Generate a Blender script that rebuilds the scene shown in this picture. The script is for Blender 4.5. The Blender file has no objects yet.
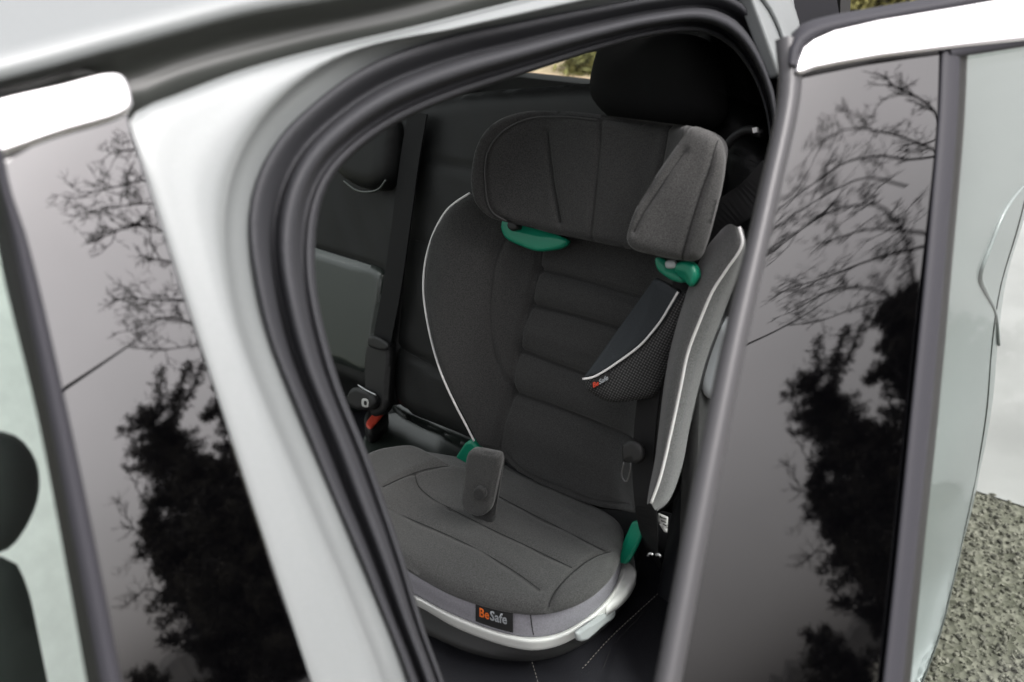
import bpy, math, random
import numpy as np
from math import sin, cos, radians, pi, sqrt
from mathutils import Vector, Matrix, Quaternion
from mathutils.geometry import delaunay_2d_cdt
random.seed(7); RNG = np.random.default_rng(7)
SC = bpy.context.scene
COL = SC.collection

# ------------------------------------------------------------------ camera
W, H, F = 1024, 682, 988.0
CAM = np.array([0.0, -0.40, 1.65])
_a, _p, _r = radians(42), radians(28), radians(5.3)
FWD = np.array([cos(_a)*cos(_p), sin(_a)*cos(_p), -sin(_p)])
_R0 = np.array([sin(_a), -cos(_a), 0.0]); _U0 = np.cross(_R0, FWD)
RIGHT = cos(_r)*_R0 - sin(_r)*_U0
UP = sin(_r)*_R0 + cos(_r)*_U0
cd = bpy.data.cameras.new('camera'); cam = bpy.data.objects.new('camera', cd); COL.objects.link(cam)
cd.sensor_fit = 'HORIZONTAL'; cd.sensor_width = 36.0; cd.lens = 36.0*F/W
cd.clip_start = 0.02; cd.clip_end = 2000
M = Matrix(((RIGHT[0], UP[0], -FWD[0], CAM[0]), (RIGHT[1], UP[1], -FWD[1], CAM[1]),
            (RIGHT[2], UP[2], -FWD[2], CAM[2]), (0, 0, 0, 1)))
cam.matrix_world = M
cd.dof.use_dof = True; cd.dof.focus_distance = 1.50; cd.dof.aperture_fstop = 4.8
SC.camera = cam

# ------------------------------------------------------------------ overcast daylight
SUN_EL, SUN_AZ = radians(48), radians(-75)      # direction towards the sun, from +X
w = bpy.data.worlds.new('World'); SC.world = w; w.use_nodes = True
nt = w.node_tree; nt.nodes.clear()
sky = nt.nodes.new('ShaderNodeTexSky'); sky.sky_type = 'NISHITA'; sky.sun_disc = False
sky.sun_elevation = SUN_EL; sky.sun_rotation = pi/2 - SUN_AZ
sky.dust_density = 3.0; sky.air_density = 1.0; sky.ozone_density = 1.0
hs = nt.nodes.new('ShaderNodeHueSaturation'); hs.inputs['Saturation'].default_value = 0.10
bg = nt.nodes.new('ShaderNodeBackground'); bg.inputs['Strength'].default_value = 0.15
wo = nt.nodes.new('ShaderNodeOutputWorld')
wtc = nt.nodes.new('ShaderNodeTexCoord'); wsp = nt.nodes.new('ShaderNodeSeparateXYZ')     # overcast: brighter overhead, dull near the horizon
wmr = nt.nodes.new('ShaderNodeMapRange'); wmr.inputs['From Min'].default_value = 0.0; wmr.inputs['From Max'].default_value = 0.75; wmr.inputs['To Min'].default_value = 0.19; wmr.inputs['To Max'].default_value = 1.55
wcl = nt.nodes.new('ShaderNodeTexNoise'); wcl.inputs['Scale'].default_value = 3.0; wcl.inputs['Detail'].default_value = 5
wml = nt.nodes.new('ShaderNodeMapRange'); wml.inputs['From Min'].default_value = .3; wml.inputs['From Max'].default_value = .7; wml.inputs['To Min'].default_value = .88; wml.inputs['To Max'].default_value = 1.12
wmu = nt.nodes.new('ShaderNodeMath'); wmu.operation = 'MULTIPLY'; wvm = nt.nodes.new('ShaderNodeVectorMath'); wvm.operation = 'SCALE'; wtn = nt.nodes.new('ShaderNodeVectorMath'); wtn.operation = 'MULTIPLY'; wtn.inputs[1].default_value = (1.0, .957, .965)
nt.links.new(wtc.outputs['Generated'], wsp.inputs[0]); nt.links.new(wsp.outputs['Z'], wmr.inputs['Value']); nt.links.new(wtc.outputs['Generated'], wcl.inputs['Vector'])
nt.links.new(wcl.outputs['Fac'], wml.inputs['Value']); nt.links.new(wmr.outputs[0], wmu.inputs[0]); nt.links.new(wml.outputs[0], wmu.inputs[1])
nt.links.new(sky.outputs[0], hs.inputs['Color']); nt.links.new(hs.outputs[0], wvm.inputs[0]); nt.links.new(wmu.outputs[0], wvm.inputs['Scale']); nt.links.new(wvm.outputs[0], wtn.inputs[0]); nt.links.new(wtn.outputs[0], bg.inputs[0]); nt.links.new(bg.outputs[0], wo.inputs[0])
sd = bpy.data.lights.new('sun', 'SUN'); sd.energy = 0.9; sd.angle = radians(25); sd.color = (1.0, 0.97, 0.93)
so = bpy.data.objects.new('sun', sd); COL.objects.link(so)
so.rotation_mode = 'QUATERNION'
so.rotation_quaternion = Vector((cos(SUN_EL)*cos(SUN_AZ), cos(SUN_EL)*sin(SUN_AZ), sin(SUN_EL))).to_track_quat('Z', 'Y')
SC.view_settings.view_transform = 'Standard'; SC.view_settings.look = 'None'
SC.view_settings.exposure = 1.25; SC.view_settings.gamma = 1.0; SC.view_settings.use_curve_mapping = False

# ------------------------------------------------------------------ materials
MATS = {}
def mat(name, col, rough=0.5, metal=0.0, coat=0.0, spec=0.5, noise=None, bump=None, sheen=0.0, coat_rough=0.03, weave=None, ior=1.5):
    m = bpy.data.materials.new(name); m.use_nodes = True; n = m.node_tree; b = n.nodes['Principled BSDF']
    b.inputs['Base Color'].default_value = (*col, 1); b.inputs['Roughness'].default_value = rough
    b.inputs['Metallic'].default_value = metal; b.inputs['Coat Weight'].default_value = coat
    b.inputs['Coat Roughness'].default_value = coat_rough
    b.inputs['Specular IOR Level'].default_value = spec; b.inputs['Sheen Weight'].default_value = sheen; b.inputs['IOR'].default_value = ior
    tc = n.nodes.new('ShaderNodeTexCoord')
    if noise:                                   # (scale, amount, detail): colour variation of the surface itself
        t = n.nodes.new('ShaderNodeTexNoise'); t.inputs['Scale'].default_value = noise[0]; t.inputs['Detail'].default_value = noise[2] if len(noise) > 2 else 3
        n.links.new(tc.outputs['Object'], t.inputs['Vector'])
        mr = n.nodes.new('ShaderNodeMapRange'); mr.inputs['From Min'].default_value = .3; mr.inputs['From Max'].default_value = .7
        mr.inputs['To Min'].default_value = 1-noise[1]; mr.inputs['To Max'].default_value = 1+noise[1]
        n.links.new(t.outputs['Fac'], mr.inputs['Value'])
        mx = n.nodes.new('ShaderNodeVectorMath'); mx.operation = 'SCALE'; mx.inputs[0].default_value = col
        n.links.new(mr.outputs[0], mx.inputs['Scale']); n.links.new(mx.outputs[0], b.inputs['Base Color'])
    if bump:                                    # (scale, strength, distance, kind)
        if bump[3] == 'vor':
            t = n.nodes.new('ShaderNodeTexVoronoi'); o = t.outputs['Distance']
        else:
            t = n.nodes.new('ShaderNodeTexNoise'); t.inputs['Detail'].default_value = 4; o = t.outputs['Fac']
        t.inputs['Scale'].default_value = bump[0]; n.links.new(tc.outputs['Object'], t.inputs['Vector'])
        bp = n.nodes.new('ShaderNodeBump'); bp.inputs['Strength'].default_value = bump[1]; bp.inputs['Distance'].default_value = bump[2]
        n.links.new(o, bp.inputs['Height']); n.links.new(bp.outputs[0], b.inputs['Normal'])
    MATS[name] = m
    return m

def glass_mat(name, tint, coated=0.0):
    m = bpy.data.materials.new(name); m.use_nodes = True; n = m.node_tree; n.nodes.clear()
    o = n.nodes.new('ShaderNodeOutputMaterial'); mx = n.nodes.new('ShaderNodeMixShader')
    tr = n.nodes.new('ShaderNodeBsdfTransparent'); tr.inputs[0].default_value = (*tint, 1)
    gl = n.nodes.new('ShaderNodeBsdfGlossy'); gl.inputs['Roughness'].default_value = 0.01
    fr = n.nodes.new('ShaderNodeFresnel'); fr.inputs['IOR'].default_value = 1.5
    ge = n.nodes.new('ShaderNodeNewGeometry'); mu = n.nodes.new('ShaderNodeMath'); mu.operation = 'SUBTRACT'; mu.use_clamp = True
    ad = n.nodes.new('ShaderNodeMath'); ad.operation = 'ADD'; ad.inputs[1].default_value = coated; n.links.new(fr.outputs[0], ad.inputs[0]); n.links.new(ad.outputs[0], mu.inputs[0]); n.links.new(ge.outputs['Backfacing'], mu.inputs[1]); n.links.new(mu.outputs[0], mx.inputs[0]); n.links.new(tr.outputs[0], mx.inputs[1]); n.links.new(gl.outputs[0], mx.inputs[2]); n.links.new(mx.outputs[0], o.inputs[0])
    return m

PAINT = mat('silver_paint', (.205, .220, .220), .45, .2, .35, noise=(900, .06), coat_rough=.02)
CHROME = mat('satin_chrome', (.76, .75, .755), .22, 1.0)
GLOSS_F = mat('front_gloss_trim', (.0006, .0006, .0008), .015, 0, 1.0, coat_rough=.0); GLOSS_F.node_tree.nodes['Principled BSDF'].inputs['Coat IOR'].default_value = 2.05
GLOSS = mat('black_gloss_trim', (.0006, .0006, .0008), .015, 0, 1.0, coat_rough=.0); GLOSS.node_tree.nodes['Principled BSDF'].inputs['Coat IOR'].default_value = 1.45
TRIM = mat('window_rubber_trim', (.032, .032, .038), .55, spec=.2)
RUBBER = mat('door_seal_rubber', (.035, .036, .04), .62, spec=.25, bump=(260, .12, .002, 'noise'))
LINER = mat('black_liner', (.012, .012, .012), .8, noise=(300, .3))
LEATHER = mat('black_leather', (.0055, .006, .006), .55, 0, .05, .35, coat_rough=.3, bump=(420, .25, .0006, 'vor'), noise=(9, .15))
LEATHER2 = mat('sheen_leather', (.020, .027, .023), .35, 0, 1.0, coat_rough=.25, bump=(300, .2, .0006, 'vor'))  # the black leather again, lifted and tinted green to paint its reflected sheen
STITCH = mat('white_stitch', (.20, .19, .17), .8)
FAB = mat('melange_fabric', (.062, .062, .0605), .95, 0, 0, .2, noise=(650, .40, 5), bump=(900, .5, .0010, 'noise'), sheen=.15)
FABD = mat('dark_fabric', (.038, .038, .0375), .95, 0, 0, .2, noise=(650, .42, 5), bump=(900, .45, .0010, 'noise'), sheen=.1)
FABL = mat('light_melange_fabric', (.125, .125, .126), .95, 0, 0, .2, noise=(700, .4, 4), bump=(1500, .5, .0007, 'noise'), sheen=.2)
BAND = mat('lilac_grey_fabric', (.25, .245, .27), .85, 0, 0, .3, noise=(500, .15), bump=(900, .2, .0005, 'noise'))
BLUEFAB = mat('slate_fabric', (.035, .04, .044), .9, 0, 0, .2, noise=(1500, .25, 4))
PIPE = mat('white_piping', (.72, .71, .70), .6)
PIPED = mat('grey_piping', (.05, .05, .05), .8)
SEAM = mat('seam_thread', (.022, .022, .022), .9)
GREEN = mat('green_plastic', (.003, .20, .115), .38)
WHITEP = mat('white_plastic', (.74, .75, .72), .42, bump=(350, .1, .0004, 'noise'))
GREYP = mat('grey_plastic', (.42, .45, .45), .42)
BLACKP = mat('black_plastic', (.012, .012, .012), .5)
WEB = mat('belt_webbing', (.004, .004, .0045), .65, spec=.3)
BLACKCLOTH = mat("black_cloth", (.008, .008, .008), .85, spec=.15)
RED = mat('red_button', (.62, .07, .04), .4)
METAL = mat('steel', (.55, .55, .55), .3, 1.0)
ORANGE = mat('orange_print', (.80, .16, .02), .7)
WHITEPR = mat('grey_print', (.34, .36, .38), .7)
REDPR = mat('red_print', (.62, .06, .025), .7)
PAPER = mat('paper_tag', (.5, .5, .48), .8)
INK = mat('black_ink', (.01, .01, .01), .8)
PALE = mat('pale_cloth', (.80, .80, .77), .9, noise=(40, .06))
DARKGREEN = mat('dark_seat_cloth', (.004, .0065, .0055), .8)
GLASS = glass_mat('clear_glass', (.90, .94, .92))
GLASS_G = glass_mat('greenish_glass', (.78, .88, .83), .17)
GLASS_G.node_tree.nodes['Glossy BSDF'].inputs[0].default_value = (.90, 1, .95, 1)
GLASS_R = glass_mat('pale_green_glass', (.93, .965, .95))
GLASS_F = glass_mat('front_glass', (.92, .97, .945)); GLASS_F.node_tree.nodes['Fresnel'].inputs[0].default_value = 1.15
GLASS_D = glass_mat('tinted_glass', (.55, .60, .58))
BARK = mat('bark', (.035, .03, .026), .95, noise=(8, .4))
NEEDLE = mat('needles', (.030, .027, .017), .85, noise=(1.6, .6))
STONE = mat('gravel_stone', (.125, .12, .097), .9, noise=(45, .75, 5))
HEDGEM = mat('dry_leaves', (.17, .16, .05), .9, noise=(3, .6))
CABLE = mat('cable_rubber', (.01, .01, .01), .7)

def mesh_fabric():
    m = bpy.data.materials.new('knit_mesh'); m.use_nodes = True; n = m.node_tree; b = n.nodes['Principled BSDF']
    uv = n.nodes.new('ShaderNodeUVMap')
    mp = n.nodes.new('ShaderNodeMapping'); mp.inputs['Scale'].default_value = (290, 290, 1)
    mp.inputs['Rotation'].default_value = (0, 0, .3)
    ck = n.nodes.new('ShaderNodeTexVoronoi'); ck.inputs['Scale'].default_value = 1.0; ck.inputs['Randomness'].default_value = .12; ck.voronoi_dimensions = '2D'
    n.links.new(uv.outputs[0], mp.inputs[0]); n.links.new(mp.outputs[0], ck.inputs['Vector'])
    cr = n.nodes.new('ShaderNodeValToRGB'); cr.color_ramp.elements[0].position = .18; cr.color_ramp.elements[1].position = .42
    cr.color_ramp.elements[0].color = (.085, .085, .085, 1); cr.color_ramp.elements[1].color = (.008, .008, .008, 1)
    n.links.new(ck.outputs['Distance'], cr.inputs[0]); n.links.new(cr.outputs[0], b.inputs['Base Color']); b.inputs['Roughness'].default_value = .9
    return m
KNIT = mesh_fabric()
FABW = mat('grey_wing_fabric', (.105, .105, .104), .95, 0, 0, .2, noise=(800, .38, 4), bump=(1000, .4, .0008, 'noise'), sheen=.15)

# ------------------------------------------------------------------ helpers
def ray(px):
    px = np.atleast_2d(np.array(px, float))
    d = FWD[None] + ((px[:, 0]-W/2)/F)[:, None]*RIGHT[None] - ((px[:, 1]-H/2)/F)[:, None]*UP[None]
    return d/np.linalg.norm(d, axis=1)[:, None]
def nrm(v):
    v = np.array(v, float); return v/np.linalg.norm(v)
class Surf:                                      # a plane with a height field h(u, v) along its normal
    def __init__(s, o, u, v, h=None):
        s.o = np.array(o, float); s.u = nrm(u); v = np.array(v, float); s.v = nrm(v-(v@s.u)*s.u); s.n = np.cross(s.u, s.v)
        if s.n @ (CAM-s.o) < 0: s.n = -s.n
        s.h = h
    def uv(s, px, off=0.0):                      # photo outline -> surface coordinates
        d = ray(px); hh = np.zeros(len(d)) + off
        for k in range(30 if s.h else 1):
            t = ((s.o-CAM) @ s.n + hh)/(d @ s.n); p = CAM + d*t[:, None] - s.o
            U, V = p @ s.u, p @ s.v
            if s.h: hh = hh*.5 + .5*(s.h(U, V) + off)
        return np.stack([U, V], 1)
    def pt(s, uv, off=0.0, base=True):
        uv = np.atleast_2d(uv); h = (s.h(uv[:, 0], uv[:, 1]) if (s.h and base) else 0) + off
        h = np.zeros(len(uv)) + h
        return s.o + uv[:, :1]*s.u + uv[:, 1:2]*s.v + h[:, None]*s.n
    def px(s, px, off=0.0): return s.pt(s.uv(px, off), off)

def resample(P, n=None, step=None, closed=False, smooth=True):
    P = np.array(P, float)
    if smooth:
        Q = []; N = len(P); rng = range(N if closed else N-1)
        for i in rng:
            p1, p2 = P[i], P[(i+1) % N]
            p0 = P[(i-1) % N] if (closed or i > 0) else 2*p1-p2
            p3 = P[(i+2) % N] if (closed or i+2 < N) else 2*p2-p1
            # centripetal-ish tangents, so uneven spacing does not overshoot
            a, b, c = (max(1e-9, np.linalg.norm(x))**.5 for x in (p1-p0, p2-p1, p3-p2))
            m1 = (p2-p1) + b*((p1-p0)/a-(p2-p0)/(a+b)); m2 = (p2-p1) + b*((p3-p2)/c-(p3-p1)/(b+c))
            for t in np.linspace(0, 1, 10, endpoint=False):
                t2, t3 = t*t, t*t*t
                Q.append((2*t3-3*t2+1)*p1+(t3-2*t2+t)*m1+(-2*t3+3*t2)*p2+(t3-t2)*m2)
        if not closed: Q.append(P[-1])
        P = np.array(Q)
    if closed: P = np.vstack([P, P[:1]])
    L = np.r_[0, np.cumsum(np.linalg.norm(np.diff(P, axis=0), axis=1))]
    if n is None: n = max(3, int(round(L[-1]/step))+1)
    t = np.linspace(0, L[-1], n)
    R = np.stack([np.interp(t, L, P[:, k]) for k in range(P.shape[1])], 1)
    return R[:-1] if closed else R

WLOC = {}
PENDING = []; THREAD = .0006
def empty(name, loc, label=None, cat=None, group=None, parent=None):
    o = bpy.data.objects.new(name, None); COL.objects.link(o); o.empty_display_size = .1
    loc = np.array(loc, float); o.parent = parent
    o.location = loc - (WLOC[parent.name] if parent else 0); WLOC[o.name] = loc
    return tag(o, label, cat, group)
def tag(o, label=None, cat=None, group=None, kind=None):
    if label: o['label'] = label
    if cat: o['category'] = cat
    if group: o['group'] = group
    if kind: o['kind'] = kind
    return o
def mk(name, verts, faces, m, parent=None, smooth=True, uv=None):
    base = WLOC[parent.name] if parent else np.zeros(3)
    me = bpy.data.meshes.new(name); v = np.array(verts, float) - base
    me.from_pydata(v.tolist(), [], [list(map(int, f)) for f in faces]); me.update()
    if smooth: me.polygons.foreach_set('use_smooth', np.ones(len(me.polygons), bool))
    if uv is not None:
        l = me.uv_layers.new(name='UVMap'); idx = np.zeros(len(me.loops), int); me.loops.foreach_get('vertex_index', idx)
        l.data.foreach_set('uv', np.array(uv, float)[idx].ravel())
    me.materials.append(m); o = bpy.data.objects.new(name, me); COL.objects.link(o); o.parent = parent
    WLOC[o.name] = base
    return o
def inside(P, poly):
    x, y = P[:, 0], P[:, 1]; r = np.zeros(len(P), bool); n = len(poly)
    for i in range(n):
        x1, y1 = poly[i]; x2, y2 = poly[(i+1) % n]
        c = ((y1 > y) != (y2 > y)); xx = (x2-x1)*(y-y1)/((y2-y1) or 1e-12)+x1
        r ^= c & (x < xx)
    return r
def dist(P, poly, closed=True):
    A = poly; B = np.roll(poly, -1, 0) if closed else poly[1:]
    if not closed: A = poly[:-1]
    D = np.full(len(P), 1e9)
    for a, b in zip(A, B):
        ab = b-a; t = np.clip(((P-a) @ ab)/max(ab @ ab, 1e-12), 0, 1)
        D = np.minimum(D, np.linalg.norm(P-a-t[:, None]*ab, axis=1))
    return D
def pad(name, outline, surf, m, parent, thick=.04, r=.015, rd=None, res=.005, seams=(), off=0.0, puff=0.0, puff_w=.06, smooth=True, lumps=0.0, uv_in=False, uvmap=False, thread=True):
    """A cushion: the outline on a surface, rounded over at its rim, with stitched grooves and a back side."""
    rd = r if rd is None else rd
    uv = np.array(outline, float) if uv_in else surf.uv(outline, off-rd*.55)
    B = resample(uv, step=res, closed=True, smooth=smooth)
    lo, hi = B.min(0), B.max(0); nx, ny = np.maximum(2, ((hi-lo)/res).astype(int)+1)
    gx, gy = np.meshgrid(np.linspace(lo[0], hi[0], nx), np.linspace(lo[1], hi[1], ny)); gx[1::2] += res*.5
    G = np.stack([gx.ravel(), gy.ravel()], 1); G = G[inside(G, B)]; d = dist(G, B); G = G[d > res*.55]
    P = np.vstack([B, G]); nb = len(B)
    vs, _, fs, *_ = delaunay_2d_cdt([Vector(p) for p in P], [], [list(range(nb))], 1, 1e-7, True)
    V = np.array([tuple(v) for v in vs]); d = dist(V, B)
    q = np.clip(1-d/r, 0, 1); h = -rd*(1-np.sqrt(np.clip(1-q*q, 0, 1)))
    if puff: h = h + puff*(1-np.clip(1-d/puff_w, 0, 1)**2)
    for line, dep, wid in seams:
        L = resample(surf.uv(line, off), n=40); ds = dist(V, L, False); h -= dep*np.exp(-(ds/wid)**2) - .0*ds
    if lumps:
        h += lumps*(np.sin(V[:, 0]*37+1.3)*np.sin(V[:, 1]*29+.4)+.6*np.sin(V[:, 0]*81+V[:, 1]*63))
    th = []
    for line, dep, wid in seams:
        if dep > 0 and thread:
            L = resample(surf.uv(line, off), step=.004); L = L[inside(L, B)]
            if len(L) > 4:
                dl = dist(L, B); q2 = np.clip(1-dl/r, 0, 1); hl = -rd*(1-np.sqrt(np.clip(1-q2*q2, 0, 1)))-dep*.62+(puff*(1-np.clip(1-dl/puff_w, 0, 1)**2) if puff else 0)
                th.append(tube('', surf.pt(L, off)+hl[:, None]*surf.n, THREAD, SEAM, None, 5, smooth_path=False, data=True))
    F3 = surf.pt(V, off) + h[:, None]*surf.n; Bk = surf.pt(V, off) - thick*surf.n; N = len(V)
    faces = [list(f) for f in fs]
    # orientation
    f0 = faces[0]; nn = np.cross(F3[f0[1]]-F3[f0[0]], F3[f0[2]]-F3[f0[0]])
    if nn @ surf.n < 0: faces = [f[::-1] for f in faces]
    cnt = {}
    for f in faces:
        for a, b in zip(f, f[1:]+f[:1]): cnt[(a, b)] = 1
    sides = [[b, a, a+N, b+N] for (a, b) in cnt if (b, a) not in cnt]
    allf = faces + [[i+N for i in f[::-1]] for f in faces] + sides
    o = mk(name, np.vstack([F3, Bk]), allf, m, parent, uv=np.vstack([V, V]) if uvmap else None)
    if th: o['_seams'] = 1; PENDING.append((o, th))
    return o
def tube(name, P, rad, m, parent, sides=8, smooth_path=True, step=None, closed=False, flat=None, data=False):
    """A swept round (or flattened) profile along a path; rad may be a list."""
    P = np.array(P, float); n0 = len(P)
    if smooth_path:
        step = step or max(.004, (np.linalg.norm(np.diff(P, axis=0), axis=1).sum())/90)
        R = resample(P, step=step, closed=closed)
    else: R = P
    n = len(R); rr = np.interp(np.linspace(0, 1, n), np.linspace(0, 1, len(np.atleast_1d(rad))), np.atleast_1d(rad))
    T = np.gradient(R, axis=0); T /= np.linalg.norm(T, axis=1)[:, None]+1e-12
    nv = nrm(np.cross(T[0], [0.3, .5, .81])); V = []
    for i in range(n):
        nv = nv - (nv @ T[i])*T[i]; nv = nrm(nv); bv = np.cross(T[i], nv)
        if flat is not None:
            nv2 = nrm(flat-(flat @ T[i])*T[i]); bv2 = np.cross(T[i], nv2)
        for k in range(sides):
            a = 2*pi*k/sides
            V.append(R[i]+rr[i]*(cos(a)*nv+sin(a)*bv))
    Fc = []
    for i in range(n-1 if not closed else n):
        j = (i+1) % n
        for k in range(sides):
            k2 = (k+1) % sides; Fc.append([i*sides+k, i*sides+k2, j*sides+k2, j*sides+k])
    if not closed: Fc += [list(range(sides))[::-1], [(n-1)*sides+k for k in range(sides)]]
    if data: return np.array(V), Fc
    return mk(name, V, Fc, m, parent)
def strap(name, P, nvec, width, thick, m, parent, step=.006):
    """A flat band along P, its face towards nvec."""
    R = resample(P, step=step); T = np.gradient(R, axis=0); T /= np.linalg.norm(T, axis=1)[:, None]
    V = []; Fc = []; nv = np.array(nvec, float)
    for i in range(len(R)):
        n_ = nrm(nv-(nv @ T[i])*T[i]); s = np.cross(T[i], n_)
        for a, b in ((-1, 1), (-.92, 1.15), (.92, 1.15), (1, 1), (1, -1), (-1, -1)): V.append(R[i]+s*a*width/2+n_*b*thick/2)
    for i in range(len(R)-1):
        for k in range(6): Fc.append([i*6+k, i*6+(k+1) % 6, (i+1)*6+(k+1) % 6, (i+1)*6+k])
    Fc += [list(range(6))[::-1], [(len(R)-1)*6+k for k in range(6)]]
    return mk(name, V, Fc, m, parent, smooth=False)
def loft(name, curves, m, parent, n=60, sub=6, thick=0.0, closed=False, smooth_path=True, cross=True, bev=0):
    """A skin through a row of 3D curves."""
    C = np.array([resample(c, n=n, smooth=smooth_path) for c in curves])
    rows = []; k = len(C)
    if cross:
        for j in range(n): rows.append(resample(C[:, j], n=None or (k-1)*sub+1) if k > 2 else np.array([C[0, j]+(C[1, j]-C[0, j])*t for t in np.linspace(0, 1, sub+1)]))
        S = np.array(rows).transpose(1, 0, 2)
    else: S = C
    a = len(S); V = S.reshape(-1, 3); Fc = []
    for i in range(a-1):
        for j in range(n-1): Fc.append([i*n+j, i*n+j+1, (i+1)*n+j+1, (i+1)*n+j])
    # face the camera side
    c = V[Fc[len(Fc)//2]]; nn = np.cross(c[1]-c[0], c[2]-c[0])
    if nn @ (CAM-c[0]) < 0: Fc = [f[::-1] for f in Fc]
    o = mk(name, V, Fc, m, parent)
    if thick:
        s = o.modifiers.new('solid', 'SOLIDIFY'); s.thickness = thick; s.offset = -1
    return o
def slab(name, P, nvec, thick, m, parent, bevel=.0, smooth=False):
    """A flat plate with outline P (3D, planar-ish), thickness away from nvec, bevelled edges."""
    P = np.array(P, float); n = len(P); nv = nrm(nvec)
    V = np.vstack([P, P-nv*thick]); f0 = list(range(n))
    nn = np.zeros(3)
    for i in range(n): nn += np.cross(P[i], P[(i+1) % n])
    if nn @ nv < 0: f0 = f0[::-1]
    Fc = [f0, [i+n for i in f0[::-1]]] + [[f0[(i+1) % n], f0[i], f0[i]+n, f0[(i+1) % n]+n] for i in range(n)]
    o = mk(name, V, Fc, m, parent, smooth=False)
    if bevel:
        b = o.modifiers.new('bevel', 'BEVEL'); b.width = bevel; b.segments = 3; b.limit_method = 'ANGLE'; b.angle_limit = radians(40)
    return o
def box(name, lo, hi, m, parent, bevel=0.0):
    lo, hi = np.array(lo, float), np.array(hi, float)
    P = [(lo[0], lo[1], hi[2]), (hi[0], lo[1], hi[2]), (hi[0], hi[1], hi[2]), (lo[0], hi[1], hi[2])]
    return slab(name, P, (0, 0, 1), hi[2]-lo[2], m, parent, bevel)
def merge(parts):
    V = []; Fc = []; o = 0
    for v, f in parts:
        V.append(v); Fc += [[i+o for i in q] for q in f]; o += len(v)
    return np.vstack(V), Fc
def lettering(name, text, o, ux, uy, height, m, parent, xs=1.0, z=.0006, bold=.0):
    """Extruded letters lying on a surface: ux along the line, uy up, o the left end of the baseline."""
    c = bpy.data.curves.new(name, 'FONT'); c.body = text; c.extrude = .02; c.offset = bold; c.resolution_u = 3
    t = bpy.data.objects.new(name, c); COL.objects.link(t)
    dg = bpy.context.evaluated_depsgraph_get(); me = t.evaluated_get(dg).to_mesh()
    V = np.array([v.co[:] for v in me.vertices]); Fc = [list(p.vertices) for p in me.polygons]
    bpy.data.objects.remove(t); bpy.data.curves.remove(c)
    ux, uy = nrm(ux), nrm(uy); nz = np.cross(ux, uy); s = height/.70
    wd = V[:, 0].max()*s*xs
    P = np.array(o)+V[:, :1]*s*xs*ux+V[:, 1:2]*s*uy+(V[:, 2:]*.02+z)*nz
    return mk(name, P, Fc, m, parent, smooth=False), wd

# ------------------------------------------------------------------ reference surfaces of the place
TILT = radians(22)
SIDE = Surf((0, 0, 1.0), (1, 0, 0), (0, sin(TILT), cos(TILT)))          # the side of the car above its belt line
ANG = radians(19.6)
_du = np.array([cos(ANG), -sin(ANG), 0]); _nh = np.array([-sin(ANG), -cos(ANG), 0])
_do = CAM + ray([(720, 400)])[0]*.78
DTILT = radians(29)
DOOR = Surf(_do, _du, -_nh*sin(DTILT)+np.array([0, 0, cos(DTILT)]))      # the open door, swung and slid out
_c = CAM + ray([(555, 495)])[0]*1.50                                     # where the child seat's back meets its cushion
REC = radians(21)
def h_back(u, v):                                                       # concave back with bolsters
    s = np.clip((np.abs(u-.0)-.09)/.13, 0, 1); return .085*s*s*(3-2*s)
BACK0 = Surf(_c, (0, -1, 0), (sin(REC), 0, cos(REC)))
BACK = Surf(_c, (0, -1, 0), (sin(REC), 0, cos(REC)), h_back)
CT = radians(6)
CUSH = Surf(_c, (0, -1, 0), (cos(CT), 0, -sin(CT)))
BENCH = Surf(_c+np.array([.0, 0, -.135]), (0, -1, 0), (cos(CT), 0, -sin(CT)))
CBACK = Surf(_c+np.array([.11, 0, 0]), (0, -1, 0), (sin(REC), 0, cos(REC)))

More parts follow.
